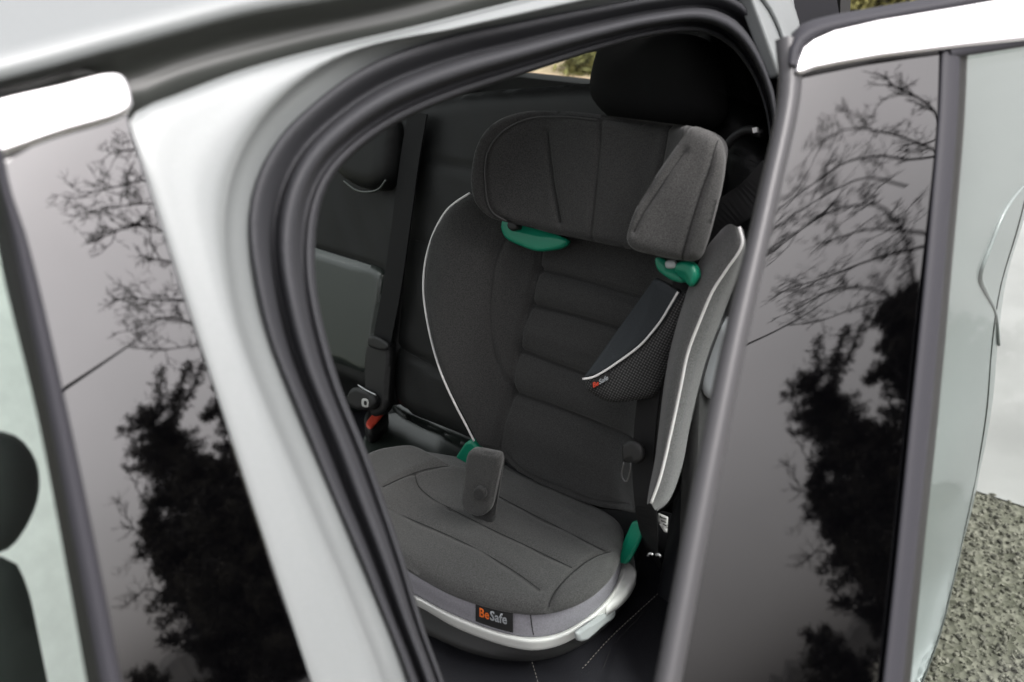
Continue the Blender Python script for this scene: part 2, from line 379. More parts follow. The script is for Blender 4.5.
# ------------------------------------------------------------------ ground
def ground():
    m = bpy.data.materials.new('ground_gravel'); m.use_nodes = True; n = m.node_tree; b = n.nodes['Principled BSDF']; b.inputs['Roughness'].default_value = .95
    tc = n.nodes.new('ShaderNodeTexCoord')
    v = n.nodes.new('ShaderNodeTexVoronoi'); v.inputs['Scale'].default_value = 60; n.links.new(tc.outputs['Object'], v.inputs['Vector'])
    ns = n.nodes.new('ShaderNodeTexNoise'); ns.inputs['Scale'].default_value = 4; ns.inputs['Detail'].default_value = 6; n.links.new(tc.outputs['Object'], ns.inputs['Vector'])
    mx = n.nodes.new('ShaderNodeMix'); mx.data_type = 'RGBA'; mx.inputs[0].default_value = .45
    cr = n.nodes.new('ShaderNodeValToRGB'); cr.color_ramp.elements[0].color = (.042, .050, .024, 1); cr.color_ramp.elements[1].color = (.19, .18, .145, 1)
    n.links.new(ns.outputs['Fac'], cr.inputs[0])
    sp = n.nodes.new('ShaderNodeSeparateColor'); n.links.new(v.outputs['Color'], sp.inputs[0])
    cr2 = n.nodes.new('ShaderNodeValToRGB'); cr2.color_ramp.elements[0].color = (.03, .03, .02, 1); cr2.color_ramp.elements[1].color = (.24, .23, .19, 1)
    n.links.new(sp.outputs[0], cr2.inputs[0])
    n.links.new(cr.outputs[0], mx.inputs[6]); n.links.new(cr2.outputs[0], mx.inputs[7]); n.links.new(mx.outputs[2], b.inputs['Base Color'])
    bp = n.nodes.new('ShaderNodeBump'); bp.inputs['Strength'].default_value = .8; bp.inputs['Distance'].default_value = .01
    n.links.new(v.outputs['Distance'], bp.inputs['Height']); n.links.new(bp.outputs[0], b.inputs['Normal'])
    g = mk('ground', [(-400, -400, 0), (400, -400, 0), (400, 400, 0), (-400, 400, 0)], [(0, 1, 2, 3)], m, smooth=False)
    tag(g, kind='structure')
    # pale paved lane behind the gravel patch
    pm = mat('pale_pavement', (.26, .257, .25), .9, noise=(2.5, .18, 6), bump=(120, .2, .002, 'noise'))
    G = Surf((0, 0, .004), (1, 0, 0), (0, 1, 0))
    e = G.px([(960, 500), (990, 488), (1030, 478)])
    x0 = float(e[1][0])
    tag(mk('pavement', [(x0-.12, -30, .004), (x0+5.5, -30, .004), (x0+5.5, 30, .004), (x0+.10, 30, .004), (x0+.03, 2, .004), (x0-.03, .5, .004)], [(0, 1, 2, 3, 4, 5)], pm, smooth=False), kind='structure')
    # loose stones
    parts = []
    ico = []; t = (1+sqrt(5))/2
    iv = np.array([(-1, t, 0), (1, t, 0), (-1, -t, 0), (1, -t, 0), (0, -1, t), (0, 1, t), (0, -1, -t), (0, 1, -t), (t, 0, -1), (t, 0, 1), (-t, 0, -1), (-t, 0, 1)])/1.9
    jf = [(0, 11, 5), (0, 5, 1), (0, 1, 7), (0, 7, 10), (0, 10, 11), (1, 5, 9), (5, 11, 4), (11, 10, 2), (10, 7, 6), (7, 1, 8), (3, 9, 4), (3, 4, 2), (3, 2, 6), (3, 6, 8), (3, 8, 9), (4, 9, 5), (2, 4, 11), (6, 2, 10), (8, 6, 7), (9, 8, 1)]
    for k in range(9000):
        x = RNG.uniform(1.35, x0-.02); y = RNG.uniform(-.5, .6)
        r = .0022+.0068*RNG.random()**3
        q = np.array(Quaternion(RNG.normal(size=4)).normalized().to_matrix())
        v = (iv*(1+RNG.normal(size=(12, 1))*.18)*np.array([1, RNG.uniform(.6, 1), RNG.uniform(.45, .8)])*r) @ q.T
        parts.append((v+np.array([x, y, r*.35]), jf))
    V, Fc = merge(parts)
    tag(mk('gravel', V, Fc, STONE, smooth=False), kind='stuff')
ground()

# ------------------------------------------------------------------ the car
CARLOC = np.array([.6, .75, 0])
car = empty('car', CARLOC, 'silver grey car seen over its open rear door, with black leather seats inside', 'car')
def S(px, off=0.0): return SIDE.px(px, off)
def D(px, off=0.0): return DOOR.px(px, off)

# --- body side: pillar and roof rail around the door opening
o1 = [(425, 720), (410, 682), (395, 640), (345, 520), (290, 390), (266, 325), (254, 270), (250, 225), (256, 185), (275, 145), (305, 112), (365, 68), (445, 38), (520, 22), (600, 6), (660, -4), (715, -8), (748, 8), (770, 45), (782, 90), (783, 160), (775, 260)]
i1 = [(455, 720), (443, 682), (425, 630), (383, 495), (340, 385), (318, 305), (315, 250), (320, 205), (333, 176), (360, 148), (400, 121), (450, 99), (520, 75), (600, 49), (650, 36), (700, 32), (728, 44), (748, 68), (760, 95), (768, 130), (770, 190), (764, 280)]
n_ = 110
O = resample(o1, n=n_); I = resample(i1, n=n_)
def between(w): return O*(1-w)+I*w
def outset(k, kt=None):                         # curve outside the seal, moved away from the opening
    T = np.gradient(O, axis=0); T /= np.linalg.norm(T, axis=1)[:, None]; N = np.stack([T[:, 1], -T[:, 0]], 1)
    kk = np.full(n_, k, float)
    return O+N*(-1)*kk[:, None] if ((O[0]-I[0]) @ N[0]) < 0 else O+N*kk[:, None]
# pillar skin, step, seal
edge = [(335, 745), (316, 690), (300, 645), (255, 505), (215, 385), (182, 282), (152, 190), (136, 138), (150, 112), (190, 95), (250, 72), (320, 52), (425, 27), (520, 3), (600, -17), (690, -40), (760, -40), (796, 5), (806, 60), (808, 120), (806, 170), (796, 270)]
E_ = resample(edge, n=n_)
step_o = outset(26); fade = np.clip((np.arange(n_)-n_*.47)/(n_*.12), 0, 1)
step_o = step_o*(1-fade[:, None])+(E_*.35+O*.65)*fade[:, None]
mid = E_*.55+step_o*.45
loft('body_side', [S(E_+np.array([-14, 0]), -.006), S(E_+np.array([-4, 0]), -.004), S(E_*.85+mid*.15, -.002), S(mid, .0), S(E_*.25+step_o*.75, .001), S(E_*.08+step_o*.92, .000), S(step_o, -.003)], PAINT, car, n=n_, sub=4, smooth_path=False, thick=.0)
loft('door_frame_step', [S(step_o, -.004), S(step_o*.75+O*.25, -.012), S(step_o*.3+O*.7, -.020), S(O*.96+I*.04, -.026)], PAINT, car, n=n_, sub=4, smooth_path=False)
wob = .0007*np.sin(np.arange(n_)*.55)+.0005*np.sin(np.arange(n_)*.21+1)
def SL(w_, off): return SIDE.px(between(w_), off)+wob[:, None]*SIDE.n
seal = loft('door_seal', [SL(-.03, -.032), SL(.0, -.018), SL(.05, -.015), SL(.12, -.017), SL(.22, -.025), SL(.33, -.036), SL(.38, -.039), SL(.415, -.030), SL(.47, -.019), SL(.56, -.014), SL(.66, -.017), SL(.73, -.030), SL(.78, -.048),
      SL(.83, -.050), SL(.89, -.042), SL(.95, -.043), SL(1.0, -.060), SL(1.01, -.12)], RUBBER, car, n=n_, sub=4, smooth_path=False)
mk('inner_ring', *(lambda A, B: (np.vstack([A, B]), [[i, i+1, n_+i+1, n_+i] for i in range(n_-1)]))(S(between(.99), -.10), S(between(.55), -.16)), LINER, car)
# roof: the rail with its drip channel and the outer skin
rl = [(-60, 86), (0, 72), (50, 59), (100, 45), (170, 26), (250, 5), (375, -16), (520, -52), (700, -97)]
rl2 = [(-60, 118), (0, 99), (50, 88), (100, 75), (135, 104), (190, 84), (320, 46), (425, 22), (520, -6), (700, -55)]
A = S(resample(rl, n=60), .014); Bc = S(resample(rl2, n=60), -.012)
loft('roof_channel', [A+np.array([0, .0, -.004]), A+np.array([0, .016, -.012]), (A*.4+Bc*.6)+np.array([0, .022, -.004]), Bc+np.array([0, .012, .004]), Bc+np.array([0, .02, -.02])], mat('channel_shade', (.05, .054, .05), .35, 0, .3), car, n=60, sub=4, smooth_path=False)  # dark colour paints the shade and dark reflections in the channel
inn = np.array([0, 1.0, 0])
roof_rows = [A+np.array([0, .014, -.010]), A+np.array([0, .002, -.005]), A+np.array([0, .0, .0]), A+np.array([0, .0015, .0025]), A+np.array([0, .005, .005]), A+np.array([0, .012, .009]), A+np.array([0, .05, .028]), A+np.array([0, .1, .052]), A+np.array([0, .2, .09])]
yy = 1.45
roof_rows += [A+np.array([0, .3, .095]), A+np.array([0, .31, .06])]
def widen(R): # extend fore and aft along the car
    return np.vstack([[R[0]+(R[0]-R[5])*.6], R, [R[-1]+(R[-1]-R[-6])*3.0]])
loft('roof', [widen(R) for R in roof_rows], PAINT, car, n=70, sub=3, smooth_path=False, thick=.006)
ztop = float(A[:, 2].mean())
box('headliner', (1.15, .34, ztop-.02), (2.0, yy, ztop-.005), LINER, car)
box('headliner', (-.25, .34, ztop-.02), (1.15, .46, ztop-.005), LINER, car)
slab('added_glass_roof', [(-.4, .47, ztop+.088), (1.15, .47, ztop+.088), (1.15, yy, ztop+.03), (-.4, yy, ztop+.03)], (0, 0, 1), .004, GLASS, car)  # glass panel added to the roof to let sky light onto the seats
box('roof_skin', (1.16, .47, ztop), (2.0, yy, ztop+.085), PAINT, car, .02)

# --- closed front door at the left: chrome, gloss panel, trim, window
fd = empty('front_door', S([(180, 500)])[0], parent=car)
pan = [(0, 160), (60, 125), (126, 106), (131, 121), (183, 285), (250, 490), (314, 684), (345, 780), (150, 780), (116, 682), (60, 400), (5, 180)]
slab('pillar_panel', S(pan, .004), SIDE.n, .012, GLOSS_F, fd, .0025)
ct = [(-80, 122), (0, 97), (60, 83), (112, 71), (124, 74), (131, 86), (134, 104), (128, 113), (60, 135), (0, 156), (-80, 182)]
slab('chrome_trim', resample(S(ct, .010), n=90, closed=True), SIDE.n, .014, CHROME, fd, .0035)
tl = [[(-22, 60), (-2, 180), (12, 240), (50, 420), (85, 600), (102, 690), (122, 790)], [(-12, 60), (2, 180), (20, 240), (60, 420), (96, 600), (114, 690), (134, 790)], [(-6, 60), (8, 180), (27, 240), (69, 420), (106, 600), (123, 690), (146, 790)]]
loft('window_trim', [S(tl[0], .0), S(tl[0], .006), S(tl[1], .012), S(tl[2], .008), S(tl[2], .0)], TRIM, fd, n=40, sub=4)
mk('window_seal', *(lambda A, B: (np.vstack([A, B]), [[i, i+1, 30+i+1, 30+i] for i in range(29)]))(S(resample(tl[0], n=30), .001), S(resample([(-12, 60), (-8, 180), (-4, 240), (38, 420), (72, 600), (88, 690), (108, 790)], n=30), -.012)), BLACKP, fd)
slab('window_glass', S([(0, 150), (0, 235), (40, 420), (75, 600), (92, 690), (112, 790), (-700, 1150), (-700, 380)], -.004), SIDE.n, .004, GLASS_F, fd)
ub = S([(345, 780), (130, 780), (-700, 1150)], .0)
slab('door_skin', [(ub[0][0], 0.02, .93), (ub[0][0], .02, .32), (-.95, .02, .32), (-.95, .02, .93)], (0, -1, 0), .05, PAINT, fd, .01)
box('door_sill', (-.95, .03, .18), (1.0, .12, .30), PAINT, car, .01)

# --- open rear door at the right
rd = empty('rear_door', D([(790, 500)])[0], parent=car)
dp = [(800, 66), (812, 71), (880, 58), (945, 47), (955, 52), (940, 200), (925, 340), (908, 500), (886, 690), (872, 800), (645, 800), (668, 682), (700, 510), (735, 330), (765, 190), (788, 90)]
pl_ = [(797, 60), (788, 90), (765, 190), (735, 330), (700, 510), (668, 682), (645, 800)]; pr_ = [(957, 44), (953, 90), (944, 190), (932, 330), (910, 510), (889, 682), (873, 800)]
PL, PR = resample(pl_, n=60), resample(pr_, n=60); rows = []
for k_ in range(13):                              # gently twisted towards its top, like the real glass-like trim
    uv_ = DOOR.uv(PL+(PR-PL)*k_/12); tw_ = np.clip((360-PL[:, 1])/240, 0, 1); tw_ = tw_*tw_*(3-2*tw_)
    rows.append(DOOR.pt(uv_, 0.0)+((.001+.032*tw_*(uv_[:, 0]-DOOR.uv(PL)[:, 0]-.11)))[:, None]*DOOR.n)
loft('pillar_panel', rows, GLOSS, rd, n=60, sub=2, smooth_path=False, thick=.006)
ed = [[(776, 40), (779, 90), (757, 200), (722, 345), (688, 510), (655, 682), (630, 800)], [(788, 36), (790, 85), (768, 195), (735, 340), (702, 505), (668, 682), (644, 800)], [(800, 40), (801, 88), (779, 196), (747, 340), (714, 505), (681, 682), (658, 800)]]
eb = [(x-14, y) for x, y in ed[0]]
EDGE = mat('door_edge_paint', (.045, .045, .048), .5, .0, .2, coat_rough=.3)
loft('door_edge', [D(ed[0], -.03), D(ed[0], -.012), D(ed[0], -.002), D(ed[1], .007), D(ed[2], .005), D(ed[2], -.002)], EDGE, rd, n=50, sub=4)
ct = [(797, 71), (800, 58), (805, 46), (815, 38), (835, 29), (880, 18.5), (960, 5), (1040, -9), (1300, -55), (1300, -5), (1040, 38), (960, 47), (880, 57), (840, 64), (815, 69), (802, 74)]
slab('chrome_trim', D(ct, .012), DOOR.n, .014, CHROME, rd, .003)
tp = [[(786, 62), (788, 42), (800, 26), (822, 18), (880, 7), (960, -7), (1040, -21), (1300, -66)], [(797, 66), (799, 52), (806, 42), (826, 32), (880, 20), (960, 6), (1040, -8), (1300, -53)]]
mid_ = [[(a[0]+b[0])/2, (a[1]+b[1])/2] for a, b in zip(*tp)]
loft('door_top_rubber', [D(tp[0], -.02), D(tp[0], .0), D(mid_, .012), D(tp[1], .010), D(tp[1], .0)], TRIM, rd, n=60, sub=4)
tr = [[(941, 48), (938, 120), (926, 260), (910, 420), (895, 570), (882, 690), (870, 800)], [(950, 48), (947, 120), (935, 260), (919, 420), (904, 570), (891, 690), (880, 800)], [(960, 48), (957, 120), (945, 260), (930, 420), (914, 570), (902, 690), (892, 800)]]
loft('window_trim', [D(tr[0], .0), D(tr[0], .004), D([(x+3, y) for x, y in tr[0]], .0055), D(tr[1], .0065), D(tr[2], .004), D(tr[2], -.002)], TRIM, rd, n=40, sub=4)
tq = [(x+7, y) for x, y in tr[2]]; tq2 = [(x+20, y) for x, y in tr[2]]
loft('window_seal', [D(tr[2], .002), D(tq, -.004), D(tq, -.03)], BLACKP, rd, n=40, sub=2)
tw = [[(950, 47), (1040, 32), (1300, -10)], [(952, 56), (1040, 42), (1300, 0)]]
loft('window_header', [D(tw[0], .004), D(tw[0], .009), D(tw[1], .007), D(tw[1], -.02)], TRIM, rd, n=30, sub=3)
slab('window_glass', D([(962, 50), (902, 690), (892, 810), (1500, 860), (1500, -30)], -.004), DOOR.n, .004, GLASS_R, rd)
lowp = D([(645, 800), (1500, 860)], -.02)
a0 = np.array([lowp[0][0], lowp[0][1], 0]); a1 = a0+_du*.95
a0 = a0-_du*0
slab('door_skin', [a0+(0, 0, .58), a0+(0, 0, .30), a1+(0, 0, .30), a1+(0, 0, .58)], _nh, .06, PAINT, rd, .01)

# --- rear quarter of the body, seen through the door's window
Y0 = CAM[1]
sil = [(1060, 60), (1046, 150), (1032, 210), (1014, 270), (1005, 330), (1000, 390), (990, 450), (972, 530), (950, 615), (930, 668), (905, 730)]
SXY = ([-60, 450, 530, 615, 668, 730], [1.93, 1.93, 1.80, 1.58, 1.42, 1.26])
sil = [(1072, -60)] + sil; rs = resample(sil, n=60); dr = ray(rs); SX = np.interp(rs[:, 1], *SXY); tq_ = (SX-CAM[0])/dr[:, 0]; Q = CAM+dr*tq_[:, None]
tuck = .0*np.clip(.78-Q[:, 2], 0, .8)
def sec(f, dx, dy): return np.stack([1.05+(SX-1.05)*f+dx, Q[:, 1]+dy+tuck*max(0, 1-f)**.7, Q[:, 2]+(SX-1.05)*(1-f)*.02], 1)
loft('rear_quarter', [sec(0, 0, .05), sec(.1, 0, .01), sec(.4, 0, 0.0), sec(.75, 0, 0.0), sec(.93, 0, .001), sec(1, 0, .012), sec(1, .03, .05), sec(1, .045, .12), sec(1, .05, .26)], PAINT, car, n=60, sub=4, smooth_path=False)
tube('panel_gap', sec(.90, 0, -.0008)[16:], .0016, mat('panel_gap_shade', (.05, .055, .05), .7), car, 6, smooth_path=False)
zo = np.argsort(Q[:, 2])
def on_quarter(px, lift=.0):
    out = []
    for d_ in ray(px):
        t_ = 1.6
        for k_ in range(40):
            z_ = CAM[2]+d_[2]*t_; y_ = np.interp(z_, Q[zo, 2], Q[zo, 1]); t_ = .5*t_+.5*(y_-CAM[1])/d_[1]
        out.append(CAM+d_*(t_-lift))
    return np.array(out)
tube('body_crease', on_quarter(resample([(1040, 172), (1020, 190), (1004, 212), (990, 245), (980, 276), (985, 290), (995, 312), (999, 345)], n=40), .001), [.003, .006, .003], PAINT, car, 8, smooth_path=False)
# rear pillar skin and dark side glass above the opening's back corner
slab('rear_pillar', S([(742, -30), (790, -30), (801, 40), (800, 75), (780, 75), (764, 30)], -.004), SIDE.n, .02, PAINT, car, .004)
slab('quarter_window', S([(783, -60), (828, -60), (840, 20), (806, 70), (799, 38)], -.012), SIDE.n, .006, mat('dark_quarter_glass', (.004, .004, .006), .3, 0, 0, spec=.15), car)

# --- cabin shell
box('cabin_floor', (-.9, .05, .27), (2.0, yy, .33), LINER, car)
box('far_side', (-.1, yy, .3), (1.25, yy+.05, .62), LINER, car)
box('far_side', (1.25, yy, .3), (2.0, yy+.05, .80), LINER, car)
box('far_side', (1.60, yy, .80), (1.92, yy+.05, .90), LINER, car)
box('far_side', (1.92, yy, .80), (2.0, yy+.05, ztop), LINER, car)
slab('side_window', [(-.1, yy+.03, .61), (1.25, yy+.03, .61), (1.26, yy+.03, .79), (1.93, yy+.03, .79), (1.93, yy+.03, ztop), (-.1, yy+.03, ztop)], (0, -1, 0), .004, GLASS, car)
def hatch():
    X = 1.98
    HS = Surf((X, .7, 1.3), (0, -1, 0), (0, 0, 1))
    zb = HS.px([(590, 84)])[0][2]
    lo = HS.px([(540, 83), (592, 85), (735, 99)]); zt = ztop-.03
    box('hatch_lower', (X, .06, .3), (X+.05, yy, float(lo[1][2])), LINER, car)
    zw = float(HS.px([(600, 52)])[0][2]); y8 = float(HS.px([(834, 4)])[0][1]); box('hatch_top', (X, y8, zw), (X+.045, yy, zt+.06), LINER, car)
    yl, yr = float(HS.px([(505, 70)])[0][1]), float(HS.px([(743, 95)])[0][1])
    print('hatch', zb, zt, yl, yr)
    box('hatch_side', (X, max(yl, .3), float(lo[1][2])), (X+.05, yy, zt+.05), LINER, car)
    zl = float(lo[1][2]); slab('hatch_side', [(X, .06, .9), (X, yr+.05, .9), (X, yr, zl), (X, yr, zt+.03), (X, y8, zt+.03), (X, y8-.02, 1.12), (X, .12, .99)], (-1, 0, 0), .05, LINER, car)
    slab('rear_window', [(X+.06, yr-.05, float(lo[1][2])), (X+.06, yl+.05, float(lo[1][2])), (X+.06, yl+.05, zt+.08), (X+.06, yr-.05, zt+.08)], (-1, 0, 0), .004, GLASS, car)
hatch()
# inner trim of the near rear pillar and door sill, behind the child seat
pad('rear_pillar_trim', [(714, 8), (728, 44), (737, 74), (746, 99), (735, 101), (728, 120), (742, 200), (735, 330), (720, 480), (690, 720), (790, 720), (800, 300), (795, 140), (775, 50), (750, 5)], Surf(SIDE.o+SIDE.n*-.16, SIDE.u, SIDE.v), LINER, car, thick=.03, r=.006, res=.008, smooth=False)
CTRIM = Surf(CBACK.o+CBACK.n*.03, CBACK.u, CBACK.v)
pad('window_light_patch', [(708, 322), (726, 318), (740, 345), (738, 372), (722, 400), (703, 396), (698, 365)], CTRIM, mat('window_light_grey', (.55, .57, .60), .5), car, thick=.02, r=.012, res=.006, off=.085)  # pale patch, its colour stands in for light from a rear side window
pad('wheel_arch_trim', [(690, 398), (760, 398), (760, 620), (660, 620), (672, 500), (684, 440)], CTRIM, mat('dark_trim', (.016, .017, .02), .5), car, thick=.03, r=.03, res=.01, off=.0)

# --- rear bench
bench = pad('rear_bench', [(300, 395), (345, 378), (395, 402), (470, 438), (560, 476), (655, 510), (720, 540), (720, 700), (640, 860), (560, 860), (300, 640)], BENCH, mat('bench_leather', (.013, .013, .016), .45, bump=(420, .3, .0007, 'vor'), noise=(9, .15)), car, thick=.14, r=.03, res=.010,
    seams=[([(590, 720), (611, 648), (640, 615), (662, 588)], .004, .004)], lumps=.0015)
st = [(556, 710), (572, 682), (590, 660), (612, 636), (640, 610), (664, 588)]
def stitch(name, line, surf, parent, off, wid=.0007, L=.0050, gap=.0028, m=STITCH):
    R = resample(surf.px(line, off), step=.001); k = 0; parts = []
    while k+int(L*1000) < len(R):
        parts.append(tube('', R[k:k+int(L*1000)+1:3], wid, m, None, 5, smooth_path=False, data=True)); k += int((L+gap)*1000)
    V, Fc = merge(parts); return mk(name, V, Fc, m, parent)
stitch('stitching', st, BENCH, bench, .001)
stitch('stitching', [(530, 655), (535, 672), (543, 700)], BENCH, bench, .001)
pad('bench_roll', [(392, 402), (400, 399), (432, 412), (470, 433), (505, 450), (500, 462), (468, 447), (430, 428), (398, 412)], BENCH, LEATHER2, bench, thick=.03, r=.014, rd=.012, res=.004, off=.022)
pad('bench_centre', [(362, 440), (380, 418), (395, 413), (430, 427), (470, 447), (490, 458), (475, 500), (380, 500)], BENCH, LEATHER2, bench, thick=.03, r=.012, res=.005, off=.010, lumps=.0005)
pad('bench_centre', [(300, 380), (342, 372), (372, 385), (380, 396), (372, 398), (340, 384), (322, 392), (308, 410)], BENCH, LEATHER2, bench, thick=.03, r=.01, res=.004, off=.030)
bb = pad('rear_backrest', [(385, 112), (430, 99), (480, 90), (530, 87), (600, 82), (735, 100), (762, 140), (765, 300), (730, 520), (650, 510), (560, 478), (470, 440), (398, 404), (388, 370), (392, 250)], CBACK, LEATHER, car, thick=.14, r=.035, res=.009,
    seams=[([(395, 346), (432, 367), (470, 390)], .006, .005), ([(426, 162), (470, 170), (560, 185)], .006, .005), ([(415, 240), (470, 256)], .002, .004)], lumps=.0008)
bm = pad('rear_backrest', [(300, 140), (330, 118), (385, 108), (412, 116), (412, 250), (402, 360), (395, 405), (345, 380), (300, 385)], CBACK, LEATHER, car, thick=.12, r=.02, res=.008, off=.004,
    seams=[([(317, 250), (350, 260), (384, 273)], .006, .005)], lumps=.001)
pad('leather_insert', [(305, 247), (318, 252), (350, 262), (381, 273), (376, 330), (370, 372), (340, 362), (312, 352), (300, 300)], CBACK, LEATHER2, bm, thick=.02, r=.012, rd=.010, res=.005, off=.016)
hr = pad('headrest', [(588, 95), (590, 66), (600, 42), (626, 32), (665, 30), (700, 38), (714, 58), (719, 88), (719, 112), (710, 124), (688, 131), (640, 128), (605, 118)], CBACK, BLACKCLOTH, car, thick=.05, r=.045, rd=.042, res=.006, off=.085,
    seams=[([(708, 44), (722, 80), (727, 122)], .004, .004)], lumps=.001)
pad('headrest', [(328, 130), (352, 118), (388, 118), (392, 150), (388, 178), (378, 189), (355, 186), (340, 176), (330, 160)], CBACK, LEATHER, car, thick=.05, r=.03, rd=.028, res=.006, off=.05)
tube('backrest_piping', CBACK.px([(344, 181), (356, 190), (368, 192), (379, 189), (386, 180)], .045), .0022, LEATHER2, bm)
# shoulder edge of the backrest by the door
pad('backrest_shoulder', [(725, 143), (740, 132), (765, 150), (775, 180), (768, 260), (742, 280), (725, 250), (722, 190)], CBACK, LEATHER, car, thick=.08, r=.03, res=.006, off=.03,
    seams=[([(726, 150), (745, 158), (765, 168)], .004, .003)])
tube('belt_guide', CBACK.px([(724, 150), (733, 138), (748, 130), (762, 134)], .07), .006, BLACKP, car)
slab('belt_guide_plate', CBACK.px([(752, 128), (757, 127), (757, 132), (753, 133)], .09), CBACK.n, .004, PALE, car)
# middle belt and buckles
strap('seat_belt', CBACK.px([(418, 112), (410, 160), (402, 220), (392, 290), (382, 345), (379, 390)], .022), CBACK.n, .046, .003, WEB, car)
b2 = pad('belt_buckle', [(367, 345), (376, 340), (388, 344), (387, 390), (385, 410), (372, 416), (366, 400)], CBACK, BLACKP, car, thick=.02, r=.006, res=.004, off=.03)
pad('belt_tongue', [(368, 338), (374, 336), (388, 345), (387, 350), (368, 345)], CBACK, BLACKP, car, thick=.004, r=.002, res=.003, off=.036)
bk = pad('belt_buckle', [(364, 420), (370, 408), (382, 402), (388, 410), (380, 424), (370, 430)], BENCH, BLACKP, car, thick=.03, r=.005, res=.004, off=.045)
pad('release_button', [(366, 424), (377, 410), (383, 407), (385, 411), (379, 419), (370, 428)], BENCH, RED, bk, thick=.004, r=.002, res=.0025, off=.056)
iso = pad('anchor_cover', [(352, 388), (374, 397), (374, 407), (358, 410), (346, 402)], CBACK, BLACKP, car, thick=.02, r=.004, res=.004, off=.045)
pad('anchor_icon', [(362, 399), (368, 400), (368, 407), (362, 406)], CBACK, PAPER, iso, thick=.001, r=.0005, res=.002, off=.0465)
pad('anchor_icon', [(364.2, 401), (366.2, 401.5), (366, 405), (364, 404.6)], CBACK, INK, iso, thick=.001, r=.0002, res=.001, off=.0475)
tube('anchor_wire', CBACK.px([(358, 385), (366, 390), (376, 395)], .05), .0016, METAL, iso)

# --- front seat seen through the front window
PS = Surf(CAM+ray([(20, 600)])[0]*1.25, (.75, -.66, 0), (.45, .5, .75))
pad('pale_backdrop', [(-260, 150), (45, 190), (75, 420), (105, 600), (125, 700), (150, 900), (-260, 900)], PS, PALE, car, thick=.12, r=.02, res=.02, smooth=False)  # pale sheet added as the bright backdrop behind the front window
FS = Surf(CAM+ray([(0, 520)])[0]*.80, (.75, -.66, 0), (.2, .1, 1))
fs = pad('front_seat', [(-160, 570), (-60, 562), (8, 566), (22, 590), (34, 640), (46, 720), (60, 860), (-200, 860)], FS, DARKGREEN, car, thick=.02, r=.02, res=.012)
pad('headrest', [(-90, 470), (-60, 448), (-20, 440), (8, 446), (27, 470), (31, 500), (22, 530), (2, 556), (-50, 560), (-85, 540)], FS, DARKGREEN, fs, thick=.03, r=.03, rd=.02, res=.008)

# ------------------------------------------------------------------ the child seat
cs = empty('child_seat', CUSH.px([(540, 560)], -.13)[0], 'dark grey melange high back child booster seat with green belt guides', 'child seat')
dens = .0045
def Bp(px, off=0.0): return BACK.px(px, off)
# back cushion
back = pad('backrest', [(470, 193), (447, 210), (433, 233), (426, 262), (424, 292), (430, 330), (441, 370), (455, 402), (468, 427), (478, 446), (497, 452), (512, 468), (560, 494), (600, 508), (628, 513), (642, 510), (655, 495), (668, 400), (690, 290), (705, 230), (690, 190), (560, 170)], BACK, FABD, cs, thick=.045, r=.016, rd=.014, res=dens,
    seams=[([(505, 232), (494, 262), (490, 292), (489, 322), (495, 358), (503, 376), (513, 389)], .006, .0045),
           ([(540, 250), (534, 285), (528, 308), (518, 345), (512, 388), (504, 425), (497, 448)], .008, .005),
           ([(538, 270), (585, 282), (644, 300)], .011, .0055), ([(532, 306), (575, 317), (632, 334)], .011, .0055),
           ([(521, 352), (560, 367), (598, 381), (622, 393)], .011, .0055), ([(514, 394), (560, 410), (600, 426), (630, 440)], .011, .0055),
           ([(540, 290), (590, 303), (637, 316)], -.006, .018), ([(527, 331), (575, 346), (625, 363)], -.006, .018), ([(518, 375), (570, 393), (624, 416)], -.007, .022), ([(508, 424), (560, 446), (626, 474)], -.008, .028), ([(460, 260), (455, 320), (470, 390)], -.004, .03),
           ([(503, 452), (520, 468), (562, 488), (600, 501), (630, 505)], .004, .004)], lumps=.0008)
tube('piping', Bp([(470, 193), (456, 202), (447, 210), (438, 224), (431, 240), (425, 264), (423.5, 292), (429, 330), (440, 370), (454, 402), (467, 427), (474, 441)], -.006), .0017, PIPE, back, 8)
# head support
def h_head(u, v):
    s = np.clip((np.abs(u-.01)-.075)/.09, 0, 1); return .055+.075*s*s
HEAD = Surf(BACK0.o, BACK0.u, BACK0.v, h_head)
head = pad('headrest', [(487, 127), (475, 146), (470, 168), (470, 190), (476, 206), (490, 218), (512, 223), (545, 232), (600, 243), (632, 250), (664, 256), (684, 240), (702, 180), (708, 142), (694, 128), (668, 125), (630, 120), (597, 114), (560, 111), (525, 111), (502, 117)], HEAD, FABD, cs, thick=.055, r=.012, rd=.010, res=.0038,
    seams=[([(506, 221), (492, 212), (486, 200), (484, 186), (483.5, 168), (486, 152), (495, 137), (508, 126), (530, 117), (560, 115), (597, 118), (640, 124)], .006, .0032),
           ([(546, 132), (549, 160), (553, 190), (559, 222)], .005, .0035), ([(600, 118), (599, 150), (595, 190), (590, 238)], .003, .004),
           ([(667, 126), (663, 150), (655, 185), (648, 200)], .006, .004)], lumps=.0008)
tube('head_piping', HEAD.px([(506, 221), (493, 213), (487.5, 202), (485.5, 186), (485, 168), (487.5, 152), (496, 138), (509, 127), (530, 118.5), (560, 116.5), (597, 119.5)], .0), .0012, PIPED, head, 6)
